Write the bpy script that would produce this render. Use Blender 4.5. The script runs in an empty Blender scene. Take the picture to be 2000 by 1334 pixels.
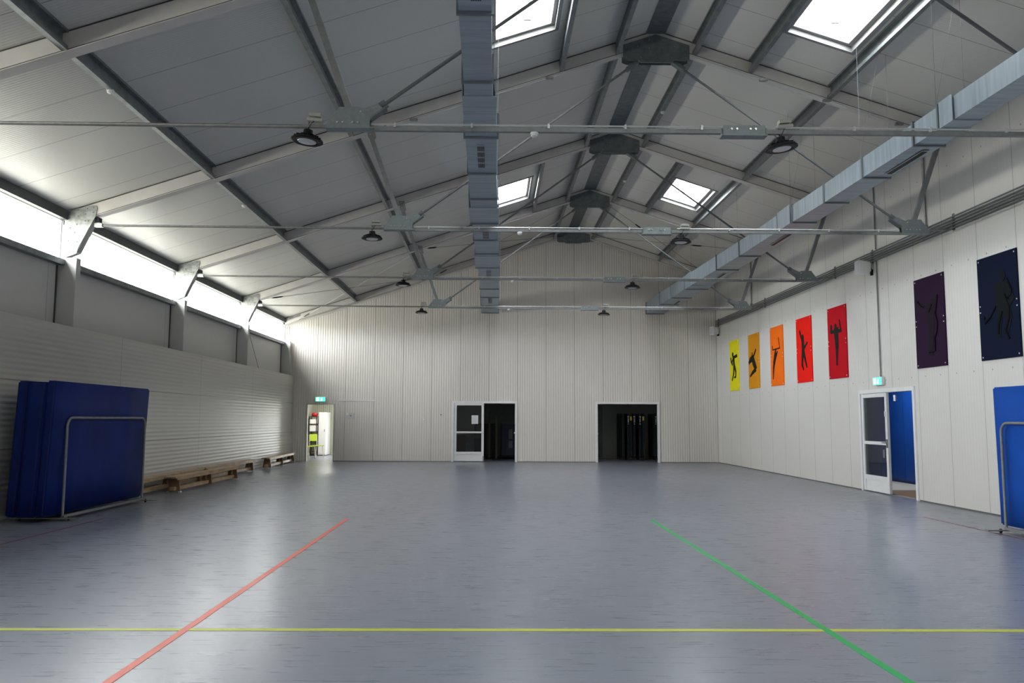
import bpy, bmesh, math, random
from mathutils import Vector, Matrix
random.seed(7)
S = bpy.context.scene
COL = S.collection
PI = math.pi

# ------------------------------------------------------------------ camera
def cam_axes(yaw, pitch, roll):
    cy, sy = math.cos(yaw), math.sin(yaw); cp, sp = math.cos(pitch), math.sin(pitch)
    f = Vector((sy*cp, cy*cp, sp)); r = Vector((cy, -sy, 0)); u = r.cross(f)
    c, s = math.cos(roll), math.sin(roll)
    return c*r + s*u, -s*r + c*u, f
r_, u_, f_ = cam_axes(0.0123, 0.0958, 0.0045)
cd = bpy.data.cameras.new('camera'); cam = bpy.data.objects.new('camera', cd); COL.objects.link(cam)
M = Matrix((r_, u_, -f_)).transposed().to_4x4(); M.translation = Vector((0, 0, 1.4541)); cam.matrix_world = M
cd.sensor_width = 36.0; cd.lens = 1591.1*36/2000; cd.shift_x = (1000-982.37)/2000; cd.clip_end = 300; cd.clip_start = 0.05
S.camera = cam

# ------------------------------------------------------------------ world, exposure
SKY = 9.0
W = bpy.data.worlds.new('overcast_sky'); S.world = W; W.use_nodes = True
wn = W.node_tree; wn.nodes.clear()
out = wn.nodes.new('ShaderNodeOutputWorld'); bg = wn.nodes.new('ShaderNodeBackground')
tc = wn.nodes.new('ShaderNodeTexCoord'); sx = wn.nodes.new('ShaderNodeSeparateXYZ'); rp = wn.nodes.new('ShaderNodeValToRGB')
wn.links.new(tc.outputs['Generated'], sx.inputs[0]); wn.links.new(sx.outputs['Z'], rp.inputs[0])
mp = wn.nodes.new('ShaderNodeMapRange'); mp.inputs['From Min'].default_value = -1; mp.inputs['From Max'].default_value = 1
wn.links.new(sx.outputs['Z'], mp.inputs[0]); wn.links.new(mp.outputs[0], rp.inputs[0])
e = rp.color_ramp.elements
e[0].position = 0.0; e[0].color = (0.40, 0.385, 0.34, 1)
e[1].position = 1.0; e[1].color = (0.95, 0.97, 1.0, 1)
for p_, c_ in ((0.49, (0.40, 0.385, 0.34, 1)), (0.53, (0.90, 0.91, 0.92, 1)), (0.62, (1.0, 0.985, 0.965, 1))):
    k = rp.color_ramp.elements.new(p_); k.color = c_
wn.links.new(rp.outputs[0], bg.inputs[0]); bg.inputs[1].default_value = SKY
wn.links.new(bg.outputs[0], out.inputs[0])
S.view_settings.view_transform = 'Standard'; S.view_settings.look = 'None'
S.view_settings.gamma = 1.0; S.view_settings.use_curve_mapping = False; S.view_settings.exposure = 2.0
S.cycles.use_denoising = True; S.cycles.max_bounces = 10; S.cycles.diffuse_bounces = 7; S.cycles.glossy_bounces = 4
S.cycles.transparent_max_bounces = 12; S.cycles.transmission_bounces = 4; S.cycles.sample_clamp_indirect = 8.0
S.cycles.caustics_reflective = False; S.cycles.caustics_refractive = False

def portal(loc, direction, sx_, sy_, name):
    l = bpy.data.lights.new(name, 'AREA'); l.shape = 'RECTANGLE'; l.size = sx_; l.size_y = sy_; l.cycles.is_portal = True
    o = bpy.data.objects.new(name, l); COL.objects.link(o); o.location = loc
    o.rotation_euler = Vector(direction).to_track_quat('-Z', 'Y').to_euler()
    return o

# ------------------------------------------------------------------ main measurements (metres)
YB, YN = 28.49, -6.0            # back wall, near wall
XR, XW, XL = 7.893, -7.36, -6.95  # right wall, upper left wall, lower left wall face
AX, RZ, SL = 2.82, 8.27, 0.329  # ridge position, underside of the roof at the ridge, roof slope
FR = [8.8725 + i*4.8658 for i in range(5)]
def zr(x): return RZ - SL*abs(x-AX)
HOLES = [(0.55, 2.65), (10.40, 12.45), (20.35, 22.40)]   # skylights along the hall
HL, HR_ = (-0.08, 0.99), (4.65, 5.72)

portal((-7.52, (YN+YB)/2, 4.45), (1, 0, 0), 0.72, YB-YN, 'clerestory_portal').rotation_euler = (0, -PI/2, 0)
for (a, b) in HOLES:
    for (x0, x1) in (HL, HR_):
        portal(((x0+x1)/2, (a+b)/2, zr((x0+x1)/2)+0.40), (0, 0, -1), x1-x0+.1, b-a+.1, 'skylight_portal')
portal((-4.75, 34.02, 1.15), (0, -1, 0), .95, 1.9, 'storeroom_portal')

# ------------------------------------------------------------------ materials
def nt(name):
    m = bpy.data.materials.new(name); m.use_nodes = True; t = m.node_tree
    return m, t, t.nodes['Principled BSDF']
def simple(name, col, rough=0.6, metal=0.0, noise=0.0, nscale=8.0, spec=0.5, bump=0.0):
    m, t, b = nt(name)
    b.inputs['Base Color'].default_value = (*col, 1); b.inputs['Roughness'].default_value = rough
    b.inputs['Metallic'].default_value = metal; b.inputs['Specular IOR Level'].default_value = spec
    if noise or bump:
        n = t.nodes.new('ShaderNodeTexNoise'); n.inputs['Scale'].default_value = nscale; n.inputs['Detail'].default_value = 5
        g = t.nodes.new('ShaderNodeTexCoord'); t.links.new(g.outputs['Object'], n.inputs['Vector'])
        r = t.nodes.new('ShaderNodeValToRGB')
        r.color_ramp.elements[0].position = .3; r.color_ramp.elements[1].position = .7
        r.color_ramp.elements[0].color = tuple(max(0, c*(1-noise)) for c in col)+(1,)
        r.color_ramp.elements[1].color = tuple(min(1, c*(1+noise)) for c in col)+(1,)
        t.links.new(n.outputs[0], r.inputs[0])
        if noise: t.links.new(r.outputs[0], b.inputs['Base Color'])
        if bump:
            bp = t.nodes.new('ShaderNodeBump'); bp.inputs['Strength'].default_value = bump; bp.inputs['Distance'].default_value = .02
            t.links.new(n.outputs[0], bp.inputs['Height']); t.links.new(bp.outputs[0], b.inputs['Normal'])
    return m
def mth(t, op, a, b=None, clamp=False):
    n = t.nodes.new('ShaderNodeMath'); n.operation = op; n.use_clamp = clamp
    for i, v in enumerate((a, b)):
        if v is None: continue
        if isinstance(v, (int, float)): n.inputs[i].default_value = v
        else: t.links.new(v, n.inputs[i])
    return n.outputs[0]
def panel_mat(name, col, along, period, offset, rib, rib_strength=.5, rough=.5, rows=None, joint=0.012, cross=None, dots=None, dark=.45):
    """profiled metal sandwich panels: fine ribs, joints every `period` along an axis; optional joints across and screw dots"""
    m, t, b = nt(name)
    g = t.nodes.new('ShaderNodeNewGeometry'); s = t.nodes.new('ShaderNodeSeparateXYZ'); t.links.new(g.outputs['Position'], s.inputs[0])
    def jl(axis, per, off, w):
        v = mth(t, 'SUBTRACT', s.outputs[axis], off); v = mth(t, 'DIVIDE', v, per); v = mth(t, 'FRACT', v)
        v = mth(t, 'SUBTRACT', v, .5); v = mth(t, 'ABSOLUTE', v); v = mth(t, 'SUBTRACT', .5, v)
        return mth(t, 'MULTIPLY', v, per)       # distance to the joint in metres
    d = jl(along, period, offset, joint)
    line = mth(t, 'LESS_THAN', d, joint*.5)
    if cross:
        ax2, per2, off2 = cross
        line = mth(t, 'MAXIMUM', line, mth(t, 'LESS_THAN', jl(ax2, per2, off2, joint), joint*.5))
    if dots:
        for (zz) in dots:
            dy = jl(along, .5, .25, 0); dz = mth(t, 'ABSOLUTE', mth(t, 'SUBTRACT', s.outputs['Z'], zz))
            q = mth(t, 'ADD', mth(t, 'MULTIPLY', dy, dy), mth(t, 'MULTIPLY', dz, dz))
            line = mth(t, 'MAXIMUM', line, mth(t, 'LESS_THAN', q, .00022))
    nz = t.nodes.new('ShaderNodeTexNoise'); nz.inputs['Scale'].default_value = .55; nz.inputs['Detail'].default_value = 4
    t.links.new(g.outputs['Position'], nz.inputs['Vector'])
    rr = t.nodes.new('ShaderNodeValToRGB'); rr.color_ramp.elements[0].position = .3; rr.color_ramp.elements[1].position = .7
    rr.color_ramp.elements[0].color = tuple(c*.955 for c in col)+(1,); rr.color_ramp.elements[1].color = (*col, 1)
    t.links.new(nz.outputs[0], rr.inputs[0])
    mx = t.nodes.new('ShaderNodeMix'); mx.data_type = 'RGBA'; mx.blend_type = 'MIX'
    t.links.new(line, mx.inputs[0]); t.links.new(rr.outputs[0], mx.inputs[6])
    mx.inputs[7].default_value = tuple(c*dark for c in col)+(1,)
    t.links.new(mx.outputs[2], b.inputs['Base Color'])
    # ribs
    ra, rper = rib
    v = mth(t, 'MULTIPLY', s.outputs[ra], 2*PI/rper); v = mth(t, 'SINE', v); v = mth(t, 'MULTIPLY', v, .5)
    v = mth(t, 'SUBTRACT', v, mth(t, 'MULTIPLY', line, 1.5))
    bp = t.nodes.new('ShaderNodeBump'); bp.inputs['Strength'].default_value = rib_strength; bp.inputs['Distance'].default_value = .006
    t.links.new(v, bp.inputs['Height']); t.links.new(bp.outputs[0], b.inputs['Normal'])
    b.inputs['Roughness'].default_value = rough
    return m
WC = (.665, .63, .585)
m_back = panel_mat('back_wall_panels', WC, 'X', 1.0, .858, ('X', .0833), 1.0, .62)
m_right = panel_mat('right_wall_panels', (.645, .63, .60), 'Y', 1.0, 0.0, ('Y', .0833), .4, .5, dots=(2.28, 4.14, 5.9))
m_leftlow = panel_mat('left_wall_panels', (.60, .59, .545), 'Z', 1.0, 0.0, ('Z', .0833), .6, .42, cross=('Y', 4.2, 15.3))
m_leftup = panel_mat('upper_left_wall_panels', (.50, .50, .49), 'Y', 4.8658, FR[0]-.35, ('Y', .0833), .08, .5)
m_ceil = panel_mat('roof_panels', (.68, .665, .63), 'Y', 1.0, .22, ('Y', .05), .22, .36, joint=.014)
m_store = panel_mat('storeroom_panels', (.5, .5, .42), 'X', .25, 0, ('X', .0833), .6, .5)
m_darkroom = simple('dim_store_wall', (.42, .43, .38), .8, noise=.06)
m_raf = simple('rafter_coated_steel', (.60, .575, .55), .42, .0, noise=.06, nscale=3)
m_seam_shade = simple('dark_seam_and_shade', (.05, .05, .05), .8)  # rafter seams, and the shadow strip painted beside each column
m_galv = simple('galvanised_steel', (.21, .22, .225), .5, .35, noise=.12, nscale=14)
m_diag = simple('brace_tube_steel', (.13, .14, .145), .6, .1, noise=.1, nscale=10)
m_plate = simple('galvanised_plate', (.22, .25, .26), .5, .4, noise=.12, nscale=20)
m_purl = simple('purlin_steel', (.20, .215, .225), .45, .55, noise=.2, nscale=9)
m_beam = simple('eaves_beam_steel', (.07, .075, .08), .6, .2, noise=.15, nscale=9)
m_hub = simple('ridge_plate_steel', (.15, .17, .18), .55, .4, noise=.2, nscale=9)
m_bolt = simple('bolt_steel', (.6, .6, .6), .35, .8)
m_rod = simple('steel_rod', (.28, .28, .28), .45, .7, noise=.15, nscale=15)
m_curb = simple('skylight_frame_grey', (.26, .26, .265), .5, noise=.03)
m_white = simple('white_coated_frame', (.74, .74, .75), .4, noise=.03)
m_wplastic = simple('white_plastic', (.72, .72, .72), .5, noise=.03)
m_black = simple('black_housing', (.004, .004, .005), .5, noise=.2, spec=.25)
m_lens = simple('frosted_lens', (.50, .52, .54), .25, noise=.04)
m_blueL = simple('blue_mat_cover', (.003, .016, .13), .62, noise=.2, nscale=2.2, bump=.3, spec=.2)
m_seam = simple('dark_blue_seam', (.004, .008, .06), .7)
m_wood = simple('beech_wood', (.42, .29, .17), .45, noise=.25, nscale=4)
m_wood2 = simple('brown_plywood', (.20, .115, .06), .5, noise=.3, nscale=5)
m_rubber = simple('white_rubber', (.6, .6, .58), .7)
m_bluewall = simple('blue_lacquered_boards', (.004, .045, .25), .35, noise=.1, nscale=2)
m_corfloor = simple('pale_corridor_floor', (.45, .46, .43), .4, noise=.05)
m_doormat = simple('brown_doormat', (.22, .15, .10), .95, noise=.3, nscale=60)
m_cond = simple('grey_conduit', (.17, .175, .18), .45, .3)
m_condw = simple('pale_conduit', (.55, .56, .56), .35, .3)
m_paper = simple('paper_sheet', (.62, .63, .65), .8, noise=.06, nscale=40)
m_green = simple('lime_plastic', (.42, .55, .02), .4)
m_red = simple('red_plastic', (.5, .01, .015), .4)
m_legw = simple('pale_chair_leg', (.75, .68, .66), .35)
m_dkmetal = simple('dark_brown_metal', (.045, .03, .02), .5)
m_tableblk = simple('dark_table_board', (.012, .020, .022), .6, noise=.2)
m_dkblue = simple('dark_blue_board', (.008, .012, .04), .6)
m_box = simple('brown_cardboard', (.16, .09, .05), .8)

def duct_mat(name, col, metal, axis='Y'):
    m, t, b = nt(name)
    g = t.nodes.new('ShaderNodeNewGeometry'); mpn = t.nodes.new('ShaderNodeMapping')
    mpn.inputs['Scale'].default_value = (1.2, 14, 1.2)
    t.links.new(g.outputs['Position'], mpn.inputs[0])
    n = t.nodes.new('ShaderNodeTexNoise'); n.inputs['Scale'].default_value = 1.0; n.inputs['Detail'].default_value = 3
    t.links.new(mpn.outputs[0], n.inputs['Vector'])
    r = t.nodes.new('ShaderNodeValToRGB'); r.color_ramp.elements[0].position = .35; r.color_ramp.elements[1].position = .65
    r.color_ramp.elements[0].color = tuple(c*.86 for c in col)+(1,); r.color_ramp.elements[1].color = tuple(min(1, c*1.1) for c in col)+(1,)
    t.links.new(n.outputs[0], r.inputs[0]); t.links.new(r.outputs[0], b.inputs['Base Color'])
    b.inputs['Metallic'].default_value = metal; b.inputs['Roughness'].default_value = .46
    bp = t.nodes.new('ShaderNodeBump'); bp.inputs['Strength'].default_value = .25; bp.inputs['Distance'].default_value = .01
    t.links.new(n.outputs[0], bp.inputs['Height']); t.links.new(bp.outputs[0], b.inputs['Normal'])
    return m
m_duct = duct_mat('galvanised_duct', (.34, .40, .46), .6)
m_flange = simple('duct_flange', (.16, .19, .21), .45, .6)

def floor_mat():
    m, t, b = nt('blue_grey_sports_floor')
    g = t.nodes.new('ShaderNodeNewGeometry')
    def noise(sc, scale, det=4):
        mpn = t.nodes.new('ShaderNodeMapping'); mpn.inputs['Scale'].default_value = sc
        t.links.new(g.outputs['Position'], mpn.inputs[0])
        n = t.nodes.new('ShaderNodeTexNoise'); n.inputs['Scale'].default_value = scale; n.inputs['Detail'].default_value = det
        t.links.new(mpn.outputs[0], n.inputs['Vector']); return n.outputs[0]
    n1 = noise((1.2, 12, 1), 2.2, 4); n2 = noise((1, 1, 1), .35, 3); n3 = noise((3, 40, 1), 3.0, 2)
    r = t.nodes.new('ShaderNodeValToRGB'); r.color_ramp.elements[0].position = .3; r.color_ramp.elements[1].position = .7
    r.color_ramp.elements[0].color = (.176, .192, .236, 1); r.color_ramp.elements[1].color = (.216, .233, .282, 1)
    t.links.new(n1, r.inputs[0])
    mx = t.nodes.new('ShaderNodeMix'); mx.data_type = 'RGBA'; mx.blend_type = 'MULTIPLY'; mx.inputs[0].default_value = 1
    r2 = t.nodes.new('ShaderNodeValToRGB'); r2.color_ramp.elements[0].color = (.86, .87, .88, 1); r2.color_ramp.elements[1].color = (1.08, 1.08, 1.08, 1)
    t.links.new(n2, r2.inputs[0]); t.links.new(r.outputs[0], mx.inputs[6]); t.links.new(r2.outputs[0], mx.inputs[7])
    # dark scuffs
    sc = mth(t, 'GREATER_THAN', n3, .78)
    mx2 = t.nodes.new('ShaderNodeMix'); mx2.data_type = 'RGBA'; t.links.new(mth(t, 'MULTIPLY', sc, .10), mx2.inputs[0])
    t.links.new(mx.outputs[2], mx2.inputs[6]); mx2.inputs[7].default_value = (.07, .08, .10, 1)
    # pale curved scratches: thin level sets of a warped noise
    n4 = noise((1, 1, 1), 1.7, 1); n5 = noise((1, 1, 1), 1.1, 2)
    th = mth(t, 'LESS_THAN', mth(t, 'ABSOLUTE', mth(t, 'SUBTRACT', n4, .5)), .0022)
    th = mth(t, 'MULTIPLY', th, mth(t, 'GREATER_THAN', n5, .60))
    mx3 = t.nodes.new('ShaderNodeMix'); mx3.data_type = 'RGBA'; t.links.new(mth(t, 'MULTIPLY', th, .22), mx3.inputs[0])
    t.links.new(mx2.outputs[2], mx3.inputs[6]); mx3.inputs[7].default_value = (.32, .34, .38, 1)
    t.links.new(mx3.outputs[2], b.inputs['Base Color'])
    rr = t.nodes.new('ShaderNodeMapRange'); rr.inputs['To Min'].default_value = .24; rr.inputs['To Max'].default_value = .33
    t.links.new(n1, rr.inputs[0]); t.links.new(rr.outputs[0], b.inputs['Roughness'])
    b.inputs['Specular IOR Level'].default_value = .58
    bp = t.nodes.new('ShaderNodeBump'); bp.inputs['Strength'].default_value = .004; bp.inputs['Distance'].default_value = .004
    t.links.new(n1, bp.inputs['Height']); t.links.new(bp.outputs[0], b.inputs['Normal'])
    return m
m_floor = floor_mat()

def glass_mat(name, tint, gl=.06, rough=.02):
    m = bpy.data.materials.new(name); m.use_nodes = True; t = m.node_tree; t.nodes.clear()
    o = t.nodes.new('ShaderNodeOutputMaterial'); a = t.nodes.new('ShaderNodeBsdfTransparent'); a.inputs[0].default_value = (*tint, 1)
    g = t.nodes.new('ShaderNodeBsdfGlossy'); g.inputs['Roughness'].default_value = rough
    lw = t.nodes.new('ShaderNodeLayerWeight')      # same on both faces of a pane
    fr = mth(t, 'ADD', mth(t, 'MULTIPLY', mth(t, 'POWER', lw.outputs['Facing'], 4.0), .55), .035)
    mx = t.nodes.new('ShaderNodeMixShader'); t.links.new(fr, mx.inputs[0])
    t.links.new(a.outputs[0], mx.inputs[1]); t.links.new(g.outputs[0], mx.inputs[2]); t.links.new(mx.outputs[0], o.inputs[0])
    return m
def emis(name, col, s):
    m, t, b = nt(name); b.inputs['Base Color'].default_value = (*col, 1)
    b.inputs['Emission Color'].default_value = (*col, 1); b.inputs['Emission Strength'].default_value = s; return m
m_glass = glass_mat('window_glass', (.93, .95, .95))
m_doorglass = glass_mat('tinted_door_glass', (.62, .66, .68))
m_exitg = emis('lit_green_sign', (.06, .85, .42), .5)
m_exitw = emis('lit_white_pictogram', (.80, 1, .92), 1.0)

# ------------------------------------------------------------------ mesh helpers
class MB:
    def __init__(s): s.v = []; s.f = []; s.b = []
    def add(s, vs, fs):
        n = len(s.v); s.v += [tuple(v) for v in vs]; s.f += [tuple(i+n for i in f) for f in fs]; return s
    def box(s, x0, x1, y0, y1, z0, z1):
        return s.add([(x0, y0, z0), (x1, y0, z0), (x1, y1, z0), (x0, y1, z0), (x0, y0, z1), (x1, y0, z1), (x1, y1, z1), (x0, y1, z1)],
                     [(0, 3, 2, 1), (4, 5, 6, 7), (0, 1, 5, 4), (1, 2, 6, 5), (2, 3, 7, 6), (3, 0, 4, 7)])
    def prism(s, poly, plane, a, b):
        """poly in 2D; plane 'XZ' (extruded along Y a..b), 'YZ' (along X), 'XY' (along Z)"""
        def P(p, t): return {'XZ': (p[0], t, p[1]), 'YZ': (t, p[0], p[1]), 'XY': (p[0], p[1], t)}[plane]
        n = len(poly)
        return s.add([P(p, a) for p in poly]+[P(p, b) for p in poly],
                     [tuple(range(n))[::-1], tuple(range(n, 2*n))]+[(i, (i+1) % n, n+(i+1) % n, n+i) for i in range(n)])
    def tube(s, pts, r, n=8, cap=True):
        pts = [Vector(p) for p in pts]; rs = r if isinstance(r, (list, tuple)) else [r]*len(pts); base = len(s.v); prev = None
        for i, p in enumerate(pts):
            d = (pts[min(i+1, len(pts)-1)]-pts[max(i-1, 0)]).normalized()
            if prev is None: a = d.orthogonal().normalized()
            else: a = (prev-d*prev.dot(d)).normalized()
            prev = a; b = d.cross(a)
            for k in range(n):
                t = 2*PI*(k+.5)/n; s.v.append(tuple(p+(a*math.cos(t)+b*math.sin(t))*rs[i]))
        for i in range(len(pts)-1):
            for k in range(n):
                q = base+i*n; s.f.append((q+k, q+(k+1) % n, q+n+(k+1) % n, q+n+k))
        if cap:
            s.f.append(tuple(base+k for k in range(n))[::-1]); s.f.append(tuple(base+(len(pts)-1)*n+k for k in range(n)))
        return s
    def beam(s, p, q, w, h, up=(0, 0, 1)):
        p, q = Vector(p), Vector(q); d = (q-p).normalized(); a = d.cross(Vector(up))
        a = a.normalized() if a.length > 1e-4 else Vector((1, 0, 0)); b = a.cross(d)
        vs = []
        for c in (p, q):
            for (i, j) in ((-1, -1), (1, -1), (1, 1), (-1, 1)): vs.append(c+a*(i*w/2)+b*(j*h/2))
        return s.add(vs, [(3, 2, 1, 0), (4, 5, 6, 7), (0, 1, 5, 4), (1, 2, 6, 5), (2, 3, 7, 6), (3, 0, 4, 7)])
    def lathe(s, prof, c, axis='Z', n=28):
        base = len(s.v)
        for (r, h) in prof:
            for k in range(n):
                t = 2*PI*k/n; a, b = r*math.cos(t), r*math.sin(t)
                s.v.append({'Z': (c[0]+a, c[1]+b, c[2]+h), 'X': (c[0]+h, c[1]+a, c[2]+b), 'Y': (c[0]+a, c[1]+h, c[2]+b)}[axis])
        for i in range(len(prof)-1):
            for k in range(n):
                q = base+i*n; s.f.append((q+k, q+(k+1) % n, q+n+(k+1) % n, q+n+k))
        s.f.append(tuple(base+k for k in range(n))[::-1]); s.f.append(tuple(base+(len(prof)-1)*n+k for k in range(n)))
        return s
    def bolt(s, x, y, z, r=.012, axis='Y', h=.012):
        s.b.append((x, y, z, r, h)); return s
    def bolts(s, parent, mat=None):
        me = None
        for (x, y, z, r, h) in s.b:
            if me is None or abs(me['r']-r) > 1e-6:
                q = MB().tube([(0, 0, 0), (0, -h, 0)], r, 6).build('bolt', mat or m_bolt, parent); me = q.data; me['r'] = r
            else:
                q = bpy.data.objects.new('bolt', me); COL.objects.link(q); q.parent = parent
            q.location = (x, y, z)
    def build(s, name, mat, parent=None, smooth=False, bevel=0, **props):
        me = bpy.data.meshes.new(name); me.from_pydata(s.v, [], s.f); me.update()
        bm = bmesh.new(); bm.from_mesh(me)
        if bevel: bmesh.ops.bevel(bm, geom=bm.edges[:], offset=bevel, segments=2, affect='EDGES', clamp_overlap=True)
        bmesh.ops.recalc_face_normals(bm, faces=bm.faces[:]); bm.to_mesh(me); bm.free()
        if smooth:
            me.shade_smooth()
            try: me.set_sharp_from_angle(angle=math.radians(35))
            except Exception: pass
        me.materials.append(mat)
        o = bpy.data.objects.new(name, me); COL.objects.link(o)
        if parent: o.parent = parent
        for k, v in props.items(): o[k] = v
        return o
def thing(name, label, cat, loc=(0, 0, 0), rz=0, group=None):
    o = bpy.data.objects.new(name, None); COL.objects.link(o); o.location = loc; o.rotation_euler = (0, 0, rz)
    o.empty_display_size = .1; o['label'] = label; o['category'] = cat
    if group: o['group'] = group
    return o
def tag(o, label, cat, group=None):
    o['label'] = label; o['category'] = cat
    if group: o['group'] = group
    return o
def dup(root, loc, label, rz=None):
    r = root.copy(); COL.objects.link(r); r.location = loc; r['label'] = label
    if rz is not None: r.rotation_euler = (0, 0, rz)
    def rec(src, dst):
        for ch in list(src.children):
            c = ch.copy(); COL.objects.link(c); c.parent = dst; c.matrix_parent_inverse = ch.matrix_parent_inverse.copy(); rec(ch, c)
    rec(root, r); return r
def struct(mb, name, mat, **k):
    o = mb.build(name, mat, **k); o['kind'] = 'structure'; return o

# ================================================================== THE SETTING
struct(MB().box(-7.5, XR+.1, YN-.1, 34.2, -.12, 0), 'floor', m_floor)
struct(MB().box(XR+.1, 10.3, 12.5, 24, -.12, 0.0), 'floor_corridor', m_corfloor)

# back wall with its three doorways and the gable
DW = [(-6.44, -5.51, 1.955), (-1.36, .80, 2.04), (3.65, 5.78, 2.045)]
b = MB(); xs = -7.46
for (a, c, h) in DW:
    b.box(xs, a, YB, YB+.1, 0, 2.3); b.box(a, c, YB, YB+.1, h, 2.3); xs = c
b.box(xs, XR+.1, YB, YB+.1, 0, 2.3)
b.prism([(-7.46, 2.3), (XR+.1, 2.3), (XR+.1, zr(XR+.1)+.05), (AX, RZ+.05), (-7.46, zr(-7.46)+.05)], 'XZ', YB, YB+.1)
struct(b, 'wall_back', m_back)
b = MB().prism([(-7.46, 0), (XR+.1, 0), (XR+.1, zr(XR+.1)+.05), (AX, RZ+.05), (-7.46, zr(-7.46)+.05)], 'XZ', YN-.1, YN)
struct(b, 'wall_near', m_back)
b = MB(); zt = zr(XR)+.04
b.box(XR, XR+.1, YN, 15.2, 0, zt).box(XR, XR+.1, 17.4, YB, 0, zt).box(XR, XR+.1, 15.2, 17.4, 2.065, zt)
struct(b, 'wall_right', m_right)
struct(MB().box(XL-.07, XL, YN, YB, 0, 2.95), 'wall_left', m_leftlow)
struct(MB().box(-7.46, XW, YN, YB, 0, 4.02), 'wall_left_upper', m_leftup)
# trims of the clerestory: sill tube and eaves beam
struct(MB().box(-7.46, -7.24, YN, YB-.01, 4.02, 4.115), 'trim_1', m_purl)
struct(MB().box(-7.34, -7.22, YN, YB-.01, 4.795, 4.955), 'trim_2', m_beam)
struct(MB().box(-7.46, -7.341, YN, YB-.01, 4.80, 4.97), 'trim_4', m_beam)
struct(MB().box(XR-.02, XR-.001, YN, 15.1, 0, .02).box(XR-.02, XR-.001, 17.5, YB, 0, .02), 'baseboard_right', simple('dark_floor_joint', (.12, .12, .12), .8))
struct(MB().box(-5.5, -1.43, YB-.015, YB-.001, 0, .02).box(.87, 3.58, YB-.015, YB-.001, 0, .02).box(5.85, XR, YB-.015, YB-.001, 0, .02), 'baseboard_back', bpy.data.materials['dark_floor_joint'])
# pale cover strips where the gable meets the roof rafters
struct(MB().prism([(-7.3, 4.73), (AX, 8.06), (AX, 8.0), (-7.3, 4.62)], 'XZ', YB-.012, YB-.001), 'trim_3', m_raf)

# roof: two slopes with skylight holes
b = MB()
def slab(x0, x1, y0, y1, th=.12):
    b.add([(x0, y0, zr(x0)), (x1, y0, zr(x1)), (x1, y1, zr(x1)), (x0, y1, zr(x0)),
           (x0, y0, zr(x0)+th), (x1, y0, zr(x1)+th), (x1, y1, zr(x1)+th), (x0, y1, zr(x0)+th)],
          [(0, 3, 2, 1), (4, 5, 6, 7), (0, 1, 5, 4), (1, 2, 6, 5), (2, 3, 7, 6), (3, 0, 4, 7)])
for (xa, xb, (h0, h1)) in ((-7.6, AX, HL), (AX, XR+.1, HR_)):
    slab(xa, h0, YN-.1, YB+.1); slab(h1, xb, YN-.1, YB+.1)
    y = YN-.1
    for (a, c) in HOLES: slab(h0, h1, y, a); y = c
    slab(h0, h1, y, YB+.1)
struct(b, 'ceiling', m_ceil)

# clerestory windows, one per bay
edges = [YN] + [-.859, 4.007] + FR[:4] + [YB-.01]
for i in range(len(edges)-1):
    y0, y1 = edges[i]+.078, edges[i+1]-(.078 if i < len(edges)-2 else .001)
    fr = MB(); fr.box(-7.345, -7.325, y0, y1, 4.1155, 4.13).box(-7.345, -7.325, y0, y1, 4.785, 4.7945)
    fr.box(-7.345, -7.325, y0, y0+.012, 4.13, 4.785).box(-7.345, -7.325, y1-.012, y1, 4.13, 4.785)
    w = struct(fr, 'window_%d' % (i+1), m_wplastic)
    MB().box(-7.338, -7.332, y0+.012, y1-.012, 4.13, 4.785).build('pane', m_glass, w)

# skylights: white upstand, opening sash and pane
for j, (a, c) in enumerate(HOLES):
    for k, (x0, x1) in enumerate((HL, HR_)):
        b = MB()
        def curb(u0, u1, v0, v1, z0, z1, t):
            for (p0, p1, q0, q1) in ((u0, u0+t, v0, v1), (u1-t, u1, v0, v1), (u0+t, u1-t, v0, v0+t), (u0+t, u1-t, v1-t, v1)):
                b.add([(p0, q0, zr(p0)+z0), (p1, q0, zr(p1)+z0), (p1, q1, zr(p1)+z0), (p0, q1, zr(p0)+z0),
                       (p0, q0, zr(p0)+z1), (p1, q0, zr(p1)+z1), (p1, q1, zr(p1)+z1), (p0, q1, zr(p0)+z1)],
                      [(0, 3, 2, 1), (4, 5, 6, 7), (0, 1, 5, 4), (1, 2, 6, 5), (2, 3, 7, 6), (3, 0, 4, 7)])
        curb(x0, x1, a, c, -.015, .16, .03); curb(x0-.03, x1+.03, a-.03, c+.03, -.018, 0.0, .03)
        w = struct(b, 'window_%d' % (8+j*2+k), m_curb)
        b = MB(); curb(x0+.03, x1-.03, a+.03, c-.03, .075, .12, .07); b.build('sash', m_curb, w)
        b = MB(); p0, p1, q0, q1 = x0+.1, x1-.1, a+.1, c-.1
        b.add([(p0, q0, zr(p0)+.092), (p1, q0, zr(p1)+.092), (p1, q1, zr(p1)+.092), (p0, q1, zr(p0)+.092),
               (p0, q0, zr(p0)+.098), (p1, q0, zr(p1)+.098), (p1, q1, zr(p1)+.098), (p0, q1, zr(p0)+.098)],
              [(0, 3, 2, 1), (4, 5, 6, 7), (0, 1, 5, 4), (1, 2, 6, 5), (2, 3, 7, 6), (3, 0, 4, 7)])
        b.build('pane', m_glass, w)
        xm = (x0+x1)/2; ym = c-1.0
        MB().tube([(xm-.2, ym, zr(xm-.2)+.07), (xm+.2, ym, zr(xm+.2)+.07)], .013, 6).build('opener', m_wplastic, w)
        MB().box(xm-.02, xm+.10, c-.55, c-.52, zr(xm)+.04, zr(xm)+.075).build('latch', m_cond, w)

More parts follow.
